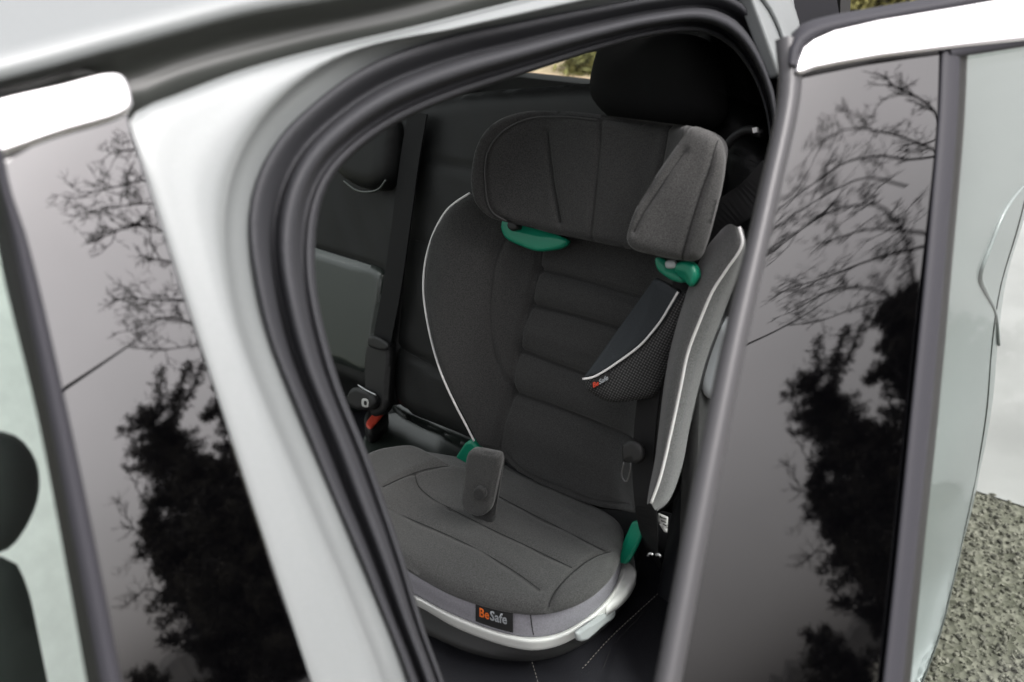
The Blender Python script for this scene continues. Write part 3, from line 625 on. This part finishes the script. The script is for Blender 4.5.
# head wing towards the door
WU = nrm(BACK0.u*.80+BACK0.n*.6)
WING = Surf(CAM+ray([(665, 195)])[0]*(np.linalg.norm(HEAD.px([(690, 150)])[0]-CAM)-.015), nrm(BACK0.u*.93-BACK0.n*.30), BACK0.v)
wing = pad('head_wing', [(692, 126.5), (708, 131), (719, 140), (723, 156), (721, 180), (714, 210), (704, 246), (697, 260), (684, 261), (652, 255), (632, 249), (626, 240), (628, 228), (636, 207), (645, 194), (655, 176), (668, 157), (681, 139)], WING, FAB, head, thick=.026, r=.011, rd=.009, res=.004,
    seams=[([(686, 150), (672, 170), (656, 194), (643, 214), (634, 232)], .005, .003), ([(717, 140), (710, 168), (702, 190), (690, 228), (681, 260)], .006, .003)], puff=.003, puff_w=.02, lumps=.0006)
# side wing of the back, light outside, grey inside, white piping between
Lc = [(722, 229), (706, 250), (690, 285), (675, 330), (665, 380), (660, 420), (655, 460), (649, 490), (647, 503)]
Pc = [(739, 227), (742, 244), (726, 270), (713, 290), (700, 320), (688, 352), (680, 390), (671, 432), (660, 478), (651, 503)]
Rc = [(743, 229), (746, 244), (741, 268), (724, 312), (706, 360), (691, 420), (681, 470), (668, 502), (656, 512)]
Lm = [(731, 224), (726, 243), (708, 272), (694, 300), (681, 340), (671, 385), (664, 432), (656, 478), (648, 504)]
Pb = lambda px, h: BACK0.px(resample(px, n=60), h)
sw = loft('side_wing', [Pb(Lc, .055), Pb(Lc, .085), Pb(Lm, .115), Pb([(x-1.5, y) for x, y in Pc], .118), Pb(Pc, .112)], FABW, cs, n=60, sub=6, smooth_path=False)
loft('wing_side', [Pb(Pc, .112), Pb([(a[0]*.5+b[0]*.5, a[1]*.5+b[1]*.5) for a, b in zip(resample(Pc, n=20), resample(Rc, n=20))], .10), Pb(Rc, .05), Pb([(x-3, y+1) for x, y in Rc], .0)], FABL, sw, n=60, sub=6, smooth_path=False)
tube('piping', BACK0.px(Pc, .115), .0021, PIPE, sw, 8)
# shell behind
loft('seat_shell', [Pb(Rc, .03), Pb([(x+4, y) for x, y in Rc], .0), Pb([(x-20, y) for x, y in Rc], -.04), Pb([(x-120, y-10) for x, y in Rc], -.05)], BLACKP, cs, n=60, sub=4, smooth_path=False)
# side protection pad with knitted mesh and label
SIP = Surf(BACK0.px([(640, 360)], .10)[0], nrm(BACK0.u*.9-BACK0.n*.42), BACK0.v)
sip = pad('side_pad', [(586, 380), (600, 373), (618, 361), (640, 344), (660, 322), (676, 297), (690, 292), (684, 318), (672, 350), (662, 378), (655, 396), (634, 401), (610, 403), (594, 396), (586, 390)], SIP, KNIT, cs, thick=.03, r=.012, rd=.010, res=.004, puff=.006, puff_w=.03, uvmap=True)
pad('side_flap', [(583, 378), (600, 366), (622, 345), (640, 315), (650, 288), (654, 280), (672, 290), (680, 294), (664, 322), (642, 346), (618, 364), (598, 376)], SIP, BLUEFAB, sip, thick=.03, r=.006, rd=.004, res=.004, off=.002)
tube('piping', SIP.px([(582.5, 379), (592, 377.5), (603, 372), (618, 362), (640, 345.5), (653, 331), (662, 319), (671, 304), (678, 292)], .004), .0015, PIPE, sip, 8)
lb = [(591, 381), (609, 371.5), (610, 380), (592, 390)]
tagp = pad('fabric_label', lb, SIP, INK, sip, thick=.001, r=.0006, res=.002, off=.0085, smooth=False)
q = SIP.px([(592.6, 388), (592.2, 382.5), (609, 379)], .0095)
ux, uy = q[2]-q[0], q[1]-q[0]
_, wd = lettering('label_text', 'Be', q[0]+ux*.03, ux, uy, .0062, REDPR, tagp, .95, bold=.02)
lettering('label_text', 'Safe', q[0]+ux*.03+nrm(ux)*(wd+.0006), ux, uy, .0062, WHITEPR, tagp, .95, bold=.02)
# green belt guides under the head support
GS = Surf(HEAD.px([(530, 240)])[0]+BACK0.n*.0, BACK0.u, BACK0.v)
pad('belt_guide', [(500, 219), (506, 220), (516, 228), (540, 234), (562, 237), (567, 241), (563, 247), (546, 251), (535, 251), (518, 245), (505, 238), (501, 230)], GS, GREEN, cs, thick=.012, r=.005, rd=.004, res=.0025, off=-.02)
pad('guide_button', [(508, 221), (516, 221), (518, 228), (512, 231), (507, 227)], GS, BLACKP, cs, thick=.02, r=.004, res=.002, off=-.012)
GS2 = Surf(WING.px([(680, 255)], -.02)[0], BACK0.u, BACK0.v)
pad('belt_guide', [(675, 264), (682, 261), (690, 262.5), (695, 268), (696.5, 277), (692, 285), (689, 287), (688, 280), (685, 275), (679, 273), (674, 271)], GS2, GREEN, cs, thick=.014, r=.005, rd=.005, res=.0022)
pad('guide_latch', [(665, 262), (674, 261), (675, 267), (666, 268)], GS2, GREYP, cs, thick=.006, r=.002, res=.0022, off=.001)
pad('guide_arm', [(655, 258), (664, 260), (667, 268), (674, 270), (680, 274), (684, 282), (676, 282), (664, 276), (656, 268)], GS2, GREEN, cs, thick=.012, r=.004, res=.0025, off=-.012)
# cushion
def h_cush(u, v):
    s = np.clip((np.abs(u)-.12)/.08, 0, 1); f = np.clip((-v-.18)/.14, 0, 1)
    return .018*s*s - .022*f*f
CU = Surf(CUSH.o, CUSH.u, CUSH.v, h_cush)
ctop = [(345, 470), (372, 452), (395, 446.5), (415, 447), (433, 454), (446, 462), (470, 466), (495, 460), (530, 478), (580, 498), (622, 524), (621, 545), (617, 562), (606, 578), (586, 594), (562, 604), (538, 608), (510, 606), (480, 599), (450, 588), (420, 572), (390, 553), (350, 520)]
cush = pad('seat_cushion', ctop, CU, FAB, cs, thick=.019, r=.022, rd=.015, res=.0042,
    seams=[([(609, 549), (590, 557), (574, 569), (560, 583), (551, 596), (547, 606)], .006, .0032), ([(378, 501), (399, 512), (440, 530), (476, 547), (515, 570), (540, 588)], .004, .006),
           ([(450, 507), (488, 526), (520, 541), (572, 566)], .004, .006), ([(494, 492), (534, 513), (560, 526), (606, 549)], .005, .006),
           ([(383, 484), (400, 476), (425, 467), (448, 463)], .007, .004), ([(415, 472), (418, 484), (432, 497), (450, 507)], .003, .006), ([(500, 478), (540, 497), (600, 527)], -.003, .007)], lumps=.0012)
# front band, label, white rim, underside
Cz = lambda px, off: CUSH.px(resample(px, n=80), off)
bt = [(345, 522), (385, 553), (415, 572), (445, 588), (478, 600), (510, 607), (538, 609), (562, 605), (588, 594), (606, 579), (616, 563), (620, 548), (622, 530)]
bl = [(345, 545), (385, 576), (418, 594), (450, 611), (490, 627), (512, 633), (532, 635.5), (560, 631), (588, 615), (606, 598), (617, 580), (622, 564), (624, 545)]
band = loft('front_band', [Cz([(x, y-3) for x, y in bt], -.026), Cz(bt, -.022), Cz([(a[0]*.6+b[0]*.4, a[1]*.6+b[1]*.4) for a, b in zip(bt, bl)], -.033), Cz(bl, -.058), Cz([(x, y+2) for x, y in bl], -.064)], BAND, cs, n=80, sub=4, smooth_path=False)
tube('band_seam', np.array([CUSH.px([p_], o_)[0]-ray([p_])[0]*.0022 for p_, o_ in (((530, 611), -.0225), ((530.5, 615), -.026), ((531.2, 620.5), -.0335), ((532.3, 628), -.047), ((533.5, 635), -.0585))]), .0008, SEAM, band, 6)
wl = [(345, 562), (385, 590), (420, 606), (455, 626), (490, 640), (515, 647), (536, 649.5), (562, 644), (592, 626), (614, 606), (628, 588), (635, 574), (634, 556)]
wu = [(345, 550), (385, 580), (418, 597), (450, 613.5), (490, 629), (512, 635), (532, 637.5), (560, 633), (589, 616), (607, 599), (619, 580), (624, 563), (625, 545)]
base = loft('seat_base', [Cz([(x, y-3) for x, y in wu], -.072), Cz(wu, -.062), Cz([(x*.8+a*.2, y*.8+b*.2+.5) for (x, y), (a, b) in zip(wu, wl)], -.060), Cz([(x*.2+a*.8, y*.2+b*.8) for (x, y), (a, b) in zip(wu, wl)], -.074), Cz(wl, -.080), Cz([(x-1, y+1) for x, y in wl], -.095)], WHITEP, cs, n=80, sub=4, smooth_path=False)
BE = Surf(CUSH.px([(628, 580)], -.062)[0], CUSH.u, CUSH.v)
pad('base_end', [(620, 563), (628, 561), (635, 567), (636.5, 574), (633, 583), (625, 594), (614, 603), (606, 607), (611, 596), (618, 581)], BE, WHITEP, base, thick=.016, r=.003, res=.003, smooth=True)
HN = Surf(CUSH.px([(596, 624)], -.085)[0], nrm(CUSH.v*.8-CUSH.u*.2), (0, 0, 1))
pad('release_handle', [(578, 633), (585, 627), (600, 618), (612, 609), (615, 611), (614, 617), (604, 625), (592, 636), (585, 641), (579, 640)], HN, GREYP, base, thick=.006, r=.003, res=.0022, off=.010)
ul = [(345, 590), (385, 615), (420, 632), (455, 648), (490, 658), (515, 661), (536, 661), (562, 655), (590, 640), (612, 620), (626, 600), (634, 585), (634, 566)]
loft('base_underside', [Cz([(x, y-2) for x, y in wl], -.090), Cz([(x, y+1) for x, y in wl], -.094), Cz(ul, -.112), Cz([(x+6, y-20) for x, y in ul], -.134)], BLACKP, cs, n=80, sub=3, smooth_path=False)
# label on the front band, following its curve
def lab_pt(a, t, lift):
    """a: 0..1 along the label, t: 0..1 down it."""
    x = 475.5+37.5*np.asarray(a, float); bt_a, bl_a = resample(bt, n=200), resample(bl, n=200)
    y0 = np.interp(x, bt_a[:, 0], bt_a[:, 1]); y1 = np.interp(x, bl_a[:, 0], bl_a[:, 1])
    y0 = y0*.6+(602.5+(x-475.5)*.235)*.4; t = np.asarray(t, float)
    p = np.stack([x, y0+(y1-y0)*t], 1); out = []
    for q, tt in zip(p, t):
        off = np.interp(tt, [0, .4, 1], [-.022, -.033, -.058]); v = CUSH.px([q], off)[0]; out.append(v-ray([q])[0]*lift)
    return np.array(out)
aa = np.linspace(0, 1, 14); rows = [lab_pt(aa, np.full(14, t), l) for t, l in ((0.02, .001), (.02, .0035), (.25, .0038), (.5, .0038), (.75, .0038), (.98, .0035), (.98, .001))]
lab = loft('fabric_label', rows, INK, cs, n=14, sub=2, smooth_path=False)
def flow_text(body, a0, a1, t0, t1, m):
    c = bpy.data.curves.new('t', 'FONT'); c.body = body; c.extrude = .0; c.offset = .022; c.resolution_u = 2
    t = bpy.data.objects.new('t', c); COL.objects.link(t)
    me = t.evaluated_get(bpy.context.evaluated_depsgraph_get()).to_mesh()
    V = np.array([v.co[:] for v in me.vertices]); Fc = [list(p.vertices) for p in me.polygons]
    bpy.data.objects.remove(t); bpy.data.curves.remove(c)
    X = a0+(a1-a0)*(V[:, 0]-V[:, 0].min())/(V[:, 0].max()-V[:, 0].min()); Y = t1-(t1-t0)*V[:, 1]/.70
    n = len(V); F_, Bk = lab_pt(X, Y, .0050), lab_pt(X, Y, .0042); cnt = {}
    for f in Fc:
        for p, q in zip(f, f[1:]+f[:1]): cnt[(p, q)] = 1
    sd = [[q, p, p+n, q+n] for (p, q) in cnt if (q, p) not in cnt]
    mk('label_text', np.vstack([F_, Bk]), Fc+[[k+n for k in f[::-1]] for f in Fc]+sd, m, lab, smooth=False)
flow_text('Be', .105, .365, .28, .68, ORANGE)
flow_text('Safe', .385, .84, .28, .68, WHITEPR)
# green lower belt hooks
LG = Surf(CUSH.px([(634, 545)], -.01)[0], BACK0.u, BACK0.v)
pad('belt_hook', [(632, 522), (640, 521.5), (643, 527), (640, 540), (632, 556), (626, 564), (619, 562), (619, 552), (626, 541), (629, 530)], LG, GREEN, cs, thick=.006, r=.003, rd=.003, res=.0025)
LG2 = Surf(CUSH.px([(466, 455)], .01)[0], (0, -1, 0), (0, 0, 1))
pad('belt_hook', [(455, 462), (461, 449), (467, 442), (472, 442), (479, 450), (472, 465), (462, 466)], LG2, GREEN, cs, thick=.014, r=.004, res=.0025)
# padded strap with a press button, standing on the cushion
ST = Surf(CUSH.px([(480, 520)], .012)[0], nrm(CUSH.u*.98+CUSH.v*.1), (.02, 0, 1))
stp = pad('strap_pad', [(467, 455), (472, 450.5), (490, 453), (499, 455.5), (500, 460), (496, 480), (491, 505), (487, 513), (478, 516.5), (467, 512), (461, 503), (463, 485)], ST, FAB, cs, thick=.012, r=.007, rd=.005, res=.0026)
pad('press_button', [(479+6.5*cos(a), 494+7*sin(a)) for a in np.linspace(0, 2*pi, 14, endpoint=False)], ST, FABD, stp, thick=.006, r=.004, rd=.003, res=.0015, off=.0075)
ST2 = Surf(ST.o-ST.n*.016, ST.u, ST.v)
pad('strap_back', [(474, 452), (498, 455), (502, 458), (501, 468), (496, 495), (492, 522), (487, 524), (470, 513), (466, 490)], ST2, FABD, stp, thick=.008, r=.004, res=.003)
# car belt of this place, laid through the guides
strap('seat_belt', BACK0.px([(775, 172), (752, 196), (728, 213), (706, 236), (692, 262), (688, 290)], .07)+0*CAM, nrm(BACK0.n+np.array([0, -.6, .3])), .040, .002, WEB, car)
strap('seat_belt', np.vstack([BACK0.px([(650, 385), (645, 430), (643, 470), (646, 510)], .075), BACK0.px([(649, 535)], .05), BACK0.px([(652, 552)], -.01), BACK0.px([(654, 560)], -.06)]), BACK0.n, .032, .002, WEB, car)
TG = Surf(BACK0.px([(630, 470)], .10)[0], BACK0.u, BACK0.v)
bt_ = pad('belt_tongue', [(622, 446), (632, 440), (642, 448), (643, 458), (636, 464), (630, 460), (623, 462)], TG, BLACKP, car, thick=.008, r=.003, res=.003)
tube('tongue_plate', TG.px([(624, 462), (622, 476), (626, 482), (630, 472), (631, 462)], -.004), .0011, mat('dark_steel', (.18, .18, .18), .4, 1.0), bt_, 6)
TGS = Surf(BACK0.px([(663, 522)], .06)[0], BACK0.u, BACK0.v)
tgx = pad('care_tag', [(658, 513), (668, 517), (667, 533), (664, 532), (657, 520)], TGS, PAPER, cs, thick=.0008, r=.0003, res=.003, smooth=False)
for k, (a, b) in enumerate((((660, 517), (666, 519)), ((661, 520.5), (666, 522.5)), ((663, 524), (666, 525.5)), ((660, 515.5), (662, 518.5)))):
    tube('tag_print', TGS.px([a, b], .001), .0007, INK, tgx, 5, smooth_path=False)
tube('buckle_wire', TGS.px([(648, 556), (650, 553), (653, 555)], 0), .002, METAL, car, 6)
tube('buckle_wire', TGS.px([(656, 555), (659, 554), (661, 557)], 0), .002, METAL, car, 6)

# ------------------------------------------------------------------ behind the camera: trees and a cable, mirrored in the gloss panels
def mirror(px, surf, far):
    d = ray([px])[0]; p = surf.px([px])[0]; r = d-2*(d @ surf.n)*surf.n
    return p+r*far, r
def leafs(C, size, k, spread, wd=.35):
    """k small leaf-sized faces round the centre C."""
    n = k; c = C+RNG.normal(size=(n, 3))*spread
    a = RNG.normal(size=(n, 3)); a /= np.linalg.norm(a, axis=1)[:, None]; b = np.cross(a, RNG.normal(size=(n, 3))); b /= np.linalg.norm(b, axis=1)[:, None]
    s = size*RNG.uniform(.6, 1.3, size=(n, 1)); V = np.empty((n*4, 3))
    V[0::4] = c-a*s; V[1::4] = c+b*s*wd; V[2::4] = c+a*s; V[3::4] = c-b*s*wd
    return V, [[4*i, 4*i+1, 4*i+2, 4*i+3] for i in range(n)]
def conifer(loc, hgt, rad, label, n_wh=26, base=.12):
    loc = np.array(loc, float); loc[2] = 0
    t = empty('pine_tree', loc, label, 'tree', 'evergreen trees behind the photographer')
    tr_ = [tube('', [loc, loc+(.05, 0, hgt*.5), loc+(0, .04, hgt)], [hgt*.02, hgt*.012, .01], BARK, None, 8, data=True)]; lv = []
    for k in range(n_wh):
        z = base*hgt+(1-base)*hgt*(k/n_wh)**.9; f = 1-(z/hgt)
        for j in range(7):
            a = RNG.uniform(0, 2*pi); L = rad*(f**.75*1.0+.06)*RNG.uniform(.45, 1.25)
            e = loc+np.array([cos(a)*L, sin(a)*L, z+L*RNG.uniform(-.15, .28)]); s = loc+np.array([0, 0, z])
            tr_.append(tube('', [s, (s+e)/2+(0, 0, -.05*L), e], [.035, .022, .006], BARK, None, 4, data=True, step=L/5))
            for q in np.linspace(.3, 1.0, max(4, int(L/.16))):
                lv.append(leafs(s+(e-s)*q, .085, 12, .075+.05*q))
    V, Fc = merge(tr_); mk('trunk', V, Fc, BARK, t)
    V, Fc = merge(lv); mk('crown', V, Fc, NEEDLE, t, smooth=False)
def bare(loc, hgt, label, seed, lean=(0, 0), spread=.62, depth=6, zfirst=.3, twig=True):
    rg = np.random.default_rng(seed); loc = np.array(loc, float); loc[2] = 0
    t = empty('bare_tree', loc, label, 'tree', 'leafless trees behind the photographer'); parts = []
    def grow(p, d, L, r, lev):
        n = 4; pts = [p]; dd = d.copy()
        for i in range(n):
            dd = nrm(dd+rg.normal(size=3)*.13+np.array([0, 0, .03])); pts.append(pts[-1]+dd*L/n)
        parts.append(tube('', pts, [r, r*.62], BARK, None, 6 if lev < 2 else 3, smooth_path=False, data=True))
        if lev >= depth: return
        k = 3 if lev < 3 else (2 if rg.random() < .55 else 3)
        for j in range(k):
            q = rg.uniform(.45, 1.0) if lev else rg.uniform(zfirst, 1.0)
            b = pts[min(n, int(q*n+.5))]; nd = nrm(dd+rg.normal(size=3)*spread); 
            grow(b, nd, L*rg.uniform(.6, .82), max(.0045, r*rg.uniform(.45, .62)), lev+1)
        grow(pts[-1], nrm(dd+rg.normal(size=3)*.25), L*.72, max(.0045, r*.6), lev+1)
    grow(loc, nrm(np.array([lean[0], lean[1], 1.0])), hgt*.36, hgt*.016, 0)
    V, Fc = merge(parts); mk('trunk', V, Fc, BARK, t)
def at(px, far): return mirror(px, SIDE, far)[0]
GRP_E, GRP_B = 'evergreen trees behind the photographer', 'leafless trees behind the photographer'
def evergreen(trunk_px, far, hgt, tips, label, fill, rad, depth=1.2, zlo=.2, leaf=.075):
    """A ragged pine: limbs to the given tips, and more limbs all round the trunk."""
    loc = at(trunk_px, far); loc[2] = 0; t = empty('pine_tree', loc, label, 'tree', GRP_E)
    wood = [tube('', [loc, loc+(.08, 0, hgt*.5), loc+(0, .05, hgt)], [hgt*.022, hgt*.013, .012], BARK, None, 8, data=True)]; lv = []
    ends = [(at(p, far+RNG.uniform(-depth, depth)), w_) for p, w_ in tips]
    for k in range(fill):
        z = hgt*RNG.uniform(zlo, 1.0)**.9; f = z/hgt; prof = min(1.0, (1-f)*2.6+.10)*(.72+.28*f)
        a = RNG.uniform(0, 2*pi); L = rad*prof*RNG.uniform(.35, 1.05)
        ends.append((loc+np.array([cos(a)*L, sin(a)*L, z]), 1.0))
    for e, w_ in ends:
        hz = np.hypot(*(e-loc)[:2]); s = loc+np.array([0, 0, max(.1, min(hgt*.97, e[2]-hz*RNG.uniform(-.12, .38)))])
        L = np.linalg.norm(e-s)
        if L < .12: continue
        m_ = (s+e)/2-np.array([0, 0, .06*L]); pts = resample([s, m_, e], step=.09)
        wood.append(tube('', pts[::2] if len(pts) > 6 else pts, [.032, .018, .006], BARK, None, 4, smooth_path=False, data=True))
        for i, p in enumerate(pts):
            q = i/(len(pts)-1)
            if q < .22: continue
            lv.append(leafs(p, leaf*1.15, 20, .03+.05*w_*sin(pi*min(1, q*.75+.1)), .14))
            if i % 2 == 0:
                sd_ = np.cross(nrm(e-s), RNG.normal(size=3)); sd_ = nrm(sd_)*RNG.uniform(.08, .20)*w_
                for g in (.5, 1.0): lv.append(leafs(p+sd_*g, leaf*1.1, 12, .04, .14))
    V, Fc = merge(wood); mk('trunk', V, Fc, BARK, t)
    V, Fc = merge(lv); mk('crown', V, Fc, NEEDLE, t, smooth=False); print(label, len(Fc))
def leafless(trunk_px, far, limbs, label, seed, depth=1.0, r0=.075, tw=(.55, 4)):
    rg = np.random.default_rng(seed); loc = at(trunk_px[0], far); loc[2] = 0
    t = empty('bare_tree', loc, label, 'tree', GRP_B); parts = []
    up = [loc]+[at(p, far) for p in trunk_px[1:]]
    parts.append(tube('', up, [r0*1.6, r0], BARK, None, 7, step=.25, data=True))
    def twig(p, d, L, r, lev):
        pts = [p]; dd = d
        for i in range(4): dd = nrm(dd+rg.normal(size=3)*.20+np.array([0, 0, .05])); pts.append(pts[-1]+dd*L/4)
        parts.append(tube('', pts, [r, r*.55], BARK, None, 3, smooth_path=False, data=True))
        if lev <= 0: return
        for j in range(3 if rg.random() < .6 else 2): twig(pts[int(rg.integers(1, 5))], nrm(dd+rg.normal(size=3)*.62), L*rg.uniform(.5, .8), max(.0055, r*.6), lev-1)
    for line, r in limbs:
        P = np.array([at(p, far+depth*rg.uniform(-.5, .5)) for p in line]); R = resample(P, step=.22)
        parts.append(tube('', R, [r, r*.35], BARK, None, 5, smooth_path=False, data=True)); n = len(R)
        for i in range(2, n):
            k = 1+(rg.random() < .45)+(i > n*.7)
            for j in range(k):
                dd = nrm(R[i]-R[i-1]); twig(R[i], nrm(dd*.7+rg.normal(size=3)*.62), tw[0]*rg.uniform(.5, 1.2), max(.006, r*.38), tw[1]-1 if rg.random() < .6 else tw[1]-2)
    V, Fc = merge(parts); mk('trunk', V, Fc, BARK, t)
evergreen((275, 600), 19.0, 5.6, [((161, 372), .8), ((191, 364), .8), ((208, 352), .8), ((176, 392), 1), ((140, 408), 1), ((128, 418), .9), ((120, 432), .9), ((133, 441), 1), ((128, 452), .7), ((150, 425), 1.2), ((127, 470), .7), ((143, 474), 1), ((160, 478), 1.2),
    ((168, 500), 1), ((180, 515), 1), ((166, 548), .9), ((176, 540), 1), ((172, 580), .9), ((185, 570), 1), ((190, 600), 1), ((200, 622), .8), ((196, 648), .8), ((205, 660), 1), ((180, 440), 1.3), ((170, 455), 1.3), ((190, 480), 1.2)],
    'ragged dark pine mirrored in the gloss panels, its crown reaching farthest over the sky', 250, 1.5, leaf=.062, zlo=.06)
evergreen((405, 600), 22.0, 6.6, [], 'broad dark pine behind the ragged one, hidden mostly by the door gap', 230, 2.6, leaf=.09)
evergreen((300, 640), 16.5, 3.6, [((215, 560), 1), ((205, 590), 1)], 'low young pine standing before the ragged one', 110, 1.25, zlo=.04)
evergreen((268, 690), 18.5, 3.9, [((197, 640), 1), ((192, 605), 1), ((186, 580), 1), ((200, 665), 1)], 'bushy young pine filling the foot of the ragged one', 150, 1.25, zlo=.03)
evergreen((350, 690), 17.5, 4.2, [], 'second young pine close behind the bushy one', 150, 1.5, zlo=.03)
evergreen((170, 720), 18.0, 1.5, [((150, 668), .6), ((135, 676), .6)], 'low evergreen shrub at the foot of the pines', 50, 1.0, zlo=.05)
leafless([(305, 640), (285, 470), (262, 330), (240, 215)], 17.0,
    [([(280, 420), (222, 290), (190, 245), (165, 231), (135, 226), (105, 236)], .034), ([(240, 215), (205, 205), (180, 190), (150, 181), (120, 186), (92, 192)], .026), ([(240, 215), (190, 172), (145, 150), (110, 154)], .024), ([(210, 235), (165, 205), (130, 205), (92, 212)], .022),
     ([(255, 310), (195, 300), (160, 300), (125, 298)], .028), ([(265, 370), (205, 330), (165, 318), (130, 330)], .026), ([(262, 350), (200, 345), (165, 350)], .024), ([(240, 215), (222, 150), (190, 120)], .04), ([(250, 300), (185, 265), (150, 258)], .03)],
    'tall leafless tree mirrored above the pines, its limbs spreading wide', 5, r0=.045, tw=(.36, 4))
leafless([(205, 660), (190, 600), (172, 545)], 21.0,
    [([(172, 545), (158, 520), (145, 500), (136, 488)], .03), ([(176, 560), (155, 538), (140, 535), (128, 520)], .028), ([(190, 600), (165, 595), (148, 588), (134, 600)], .028), ([(186, 590), (160, 560), (140, 556)], .025)],
    'small leafless tree mirrored low beside the ragged pine', 12, r0=.04, tw=(.42, 3))
CB1, CB2 = 6.0, 30.0
cb = [at((15, 421), CB1), at((150, 331), CB2)]; dv = cb[1]-cb[0]
tag(tube('overhead_cable', [cb[0]-dv*2.5+(0, 0, .25), cb[0]-dv+(0, 0, .08)] + cb + [cb[1]+dv, cb[1]+dv*4], .017, CABLE, None, 6), 'thin black overhead cable crossing the sky behind the photographer', 'cable')

# low wooded rise added far behind the camera to darken the panels' low reflections
HB = []; HF = []; na = 300
for i_, a_ in enumerate(np.linspace(radians(-125), radians(-15), na)):
    h_ = 1.9+.4*sin(a_*9)+.3*sin(a_*23+1)+.9*RNG.random()
    for rr_, zz_ in ((62, -.5), (70, h_*.75), (80, h_), (120, h_*1.02), (140, -.5)): HB.append((rr_*cos(a_), rr_*sin(a_), zz_))
for i_ in range(na-1):
    for k_ in range(4): HF.append([i_*5+k_, (i_+1)*5+k_, (i_+1)*5+k_+1, i_*5+k_+1])
tag(mk('added_rise', HB, HF, mat('added_slope', (.013, .012, .009), .95, noise=(.6, .6, 6)), smooth=False), kind='structure')

# ------------------------------------------------------------------ what stands behind the car
GRD = Surf((0, 0, .006), (1, 0, 0), (0, 1, 0))
sand = mat('sandy_earth', (.40, .31, .20), .95, noise=(1.2, .3, 6))
g0 = GRD.px([(560, 95), (560, 66)])
xs = np.linspace(1.2, 16, 60)
mk_ = mk('earth_path', [(float(g0[0][0])-.6+.25*sin(y*1.3), y, .008) for y in xs]+[(float(g0[1][0])+.6+.3*sin(y*.9+1), y, .008) for y in xs], [[i, 60+i, 61+i, i+1] for i in range(59)], sand, smooth=False); tag(mk_, kind='structure')
def bush(loc, r, label):
    loc = np.array(loc, float); t = empty('shrub', loc, label, 'shrub', 'shrubs behind the car'); lv = []; wd_ = []
    for k in range(90):
        d = nrm(RNG.normal(size=3)*np.array([1, 1, .8])+np.array([0, 0, .35])); d[2] = abs(d[2]); e = loc+d*r*RNG.uniform(.45, 1.05)
        wd_.append(tube('', [loc+(0, 0, .02), (loc+e)/2+RNG.normal(size=3)*.05, e], [.014, .004], BARK, None, 4, step=r/5, data=True))
        lv.append(leafs(e, .035, 26, .11*r+.04)); lv.append(leafs((loc+e)/2, .035, 12, .12))
    V, Fc = merge(wd_); mk('stems', V, Fc, BARK, t); V, Fc = merge(lv); mk('leaves', V, Fc, HEDGEM, t, smooth=False)
for k, (px, far, r) in enumerate(((842, 9, .8), (872, 9.6, .95), (905, 9.2, .8), (592, 10.0, .13))):
    p = GRD.px([(px, 14 if k < 3 else 69)])[0]; bush((p[0], p[1], 0), r*.9, ('yellowing shrub nearest the dark side glass of the car', 'largest yellowing shrub in the row behind the car', 'yellowing shrub farthest right behind the open door', 'small dry shrub seen through the rear window')[k])

# stitched seam lines of the pads
for o, th in PENDING:
    lvl = 0; q_ = o
    while q_.parent: q_ = q_.parent; lvl += 1
    for v_, f_ in th: mk('seam', v_, f_, SEAM, o if lvl < 2 else o.parent)
    del o['_seams']
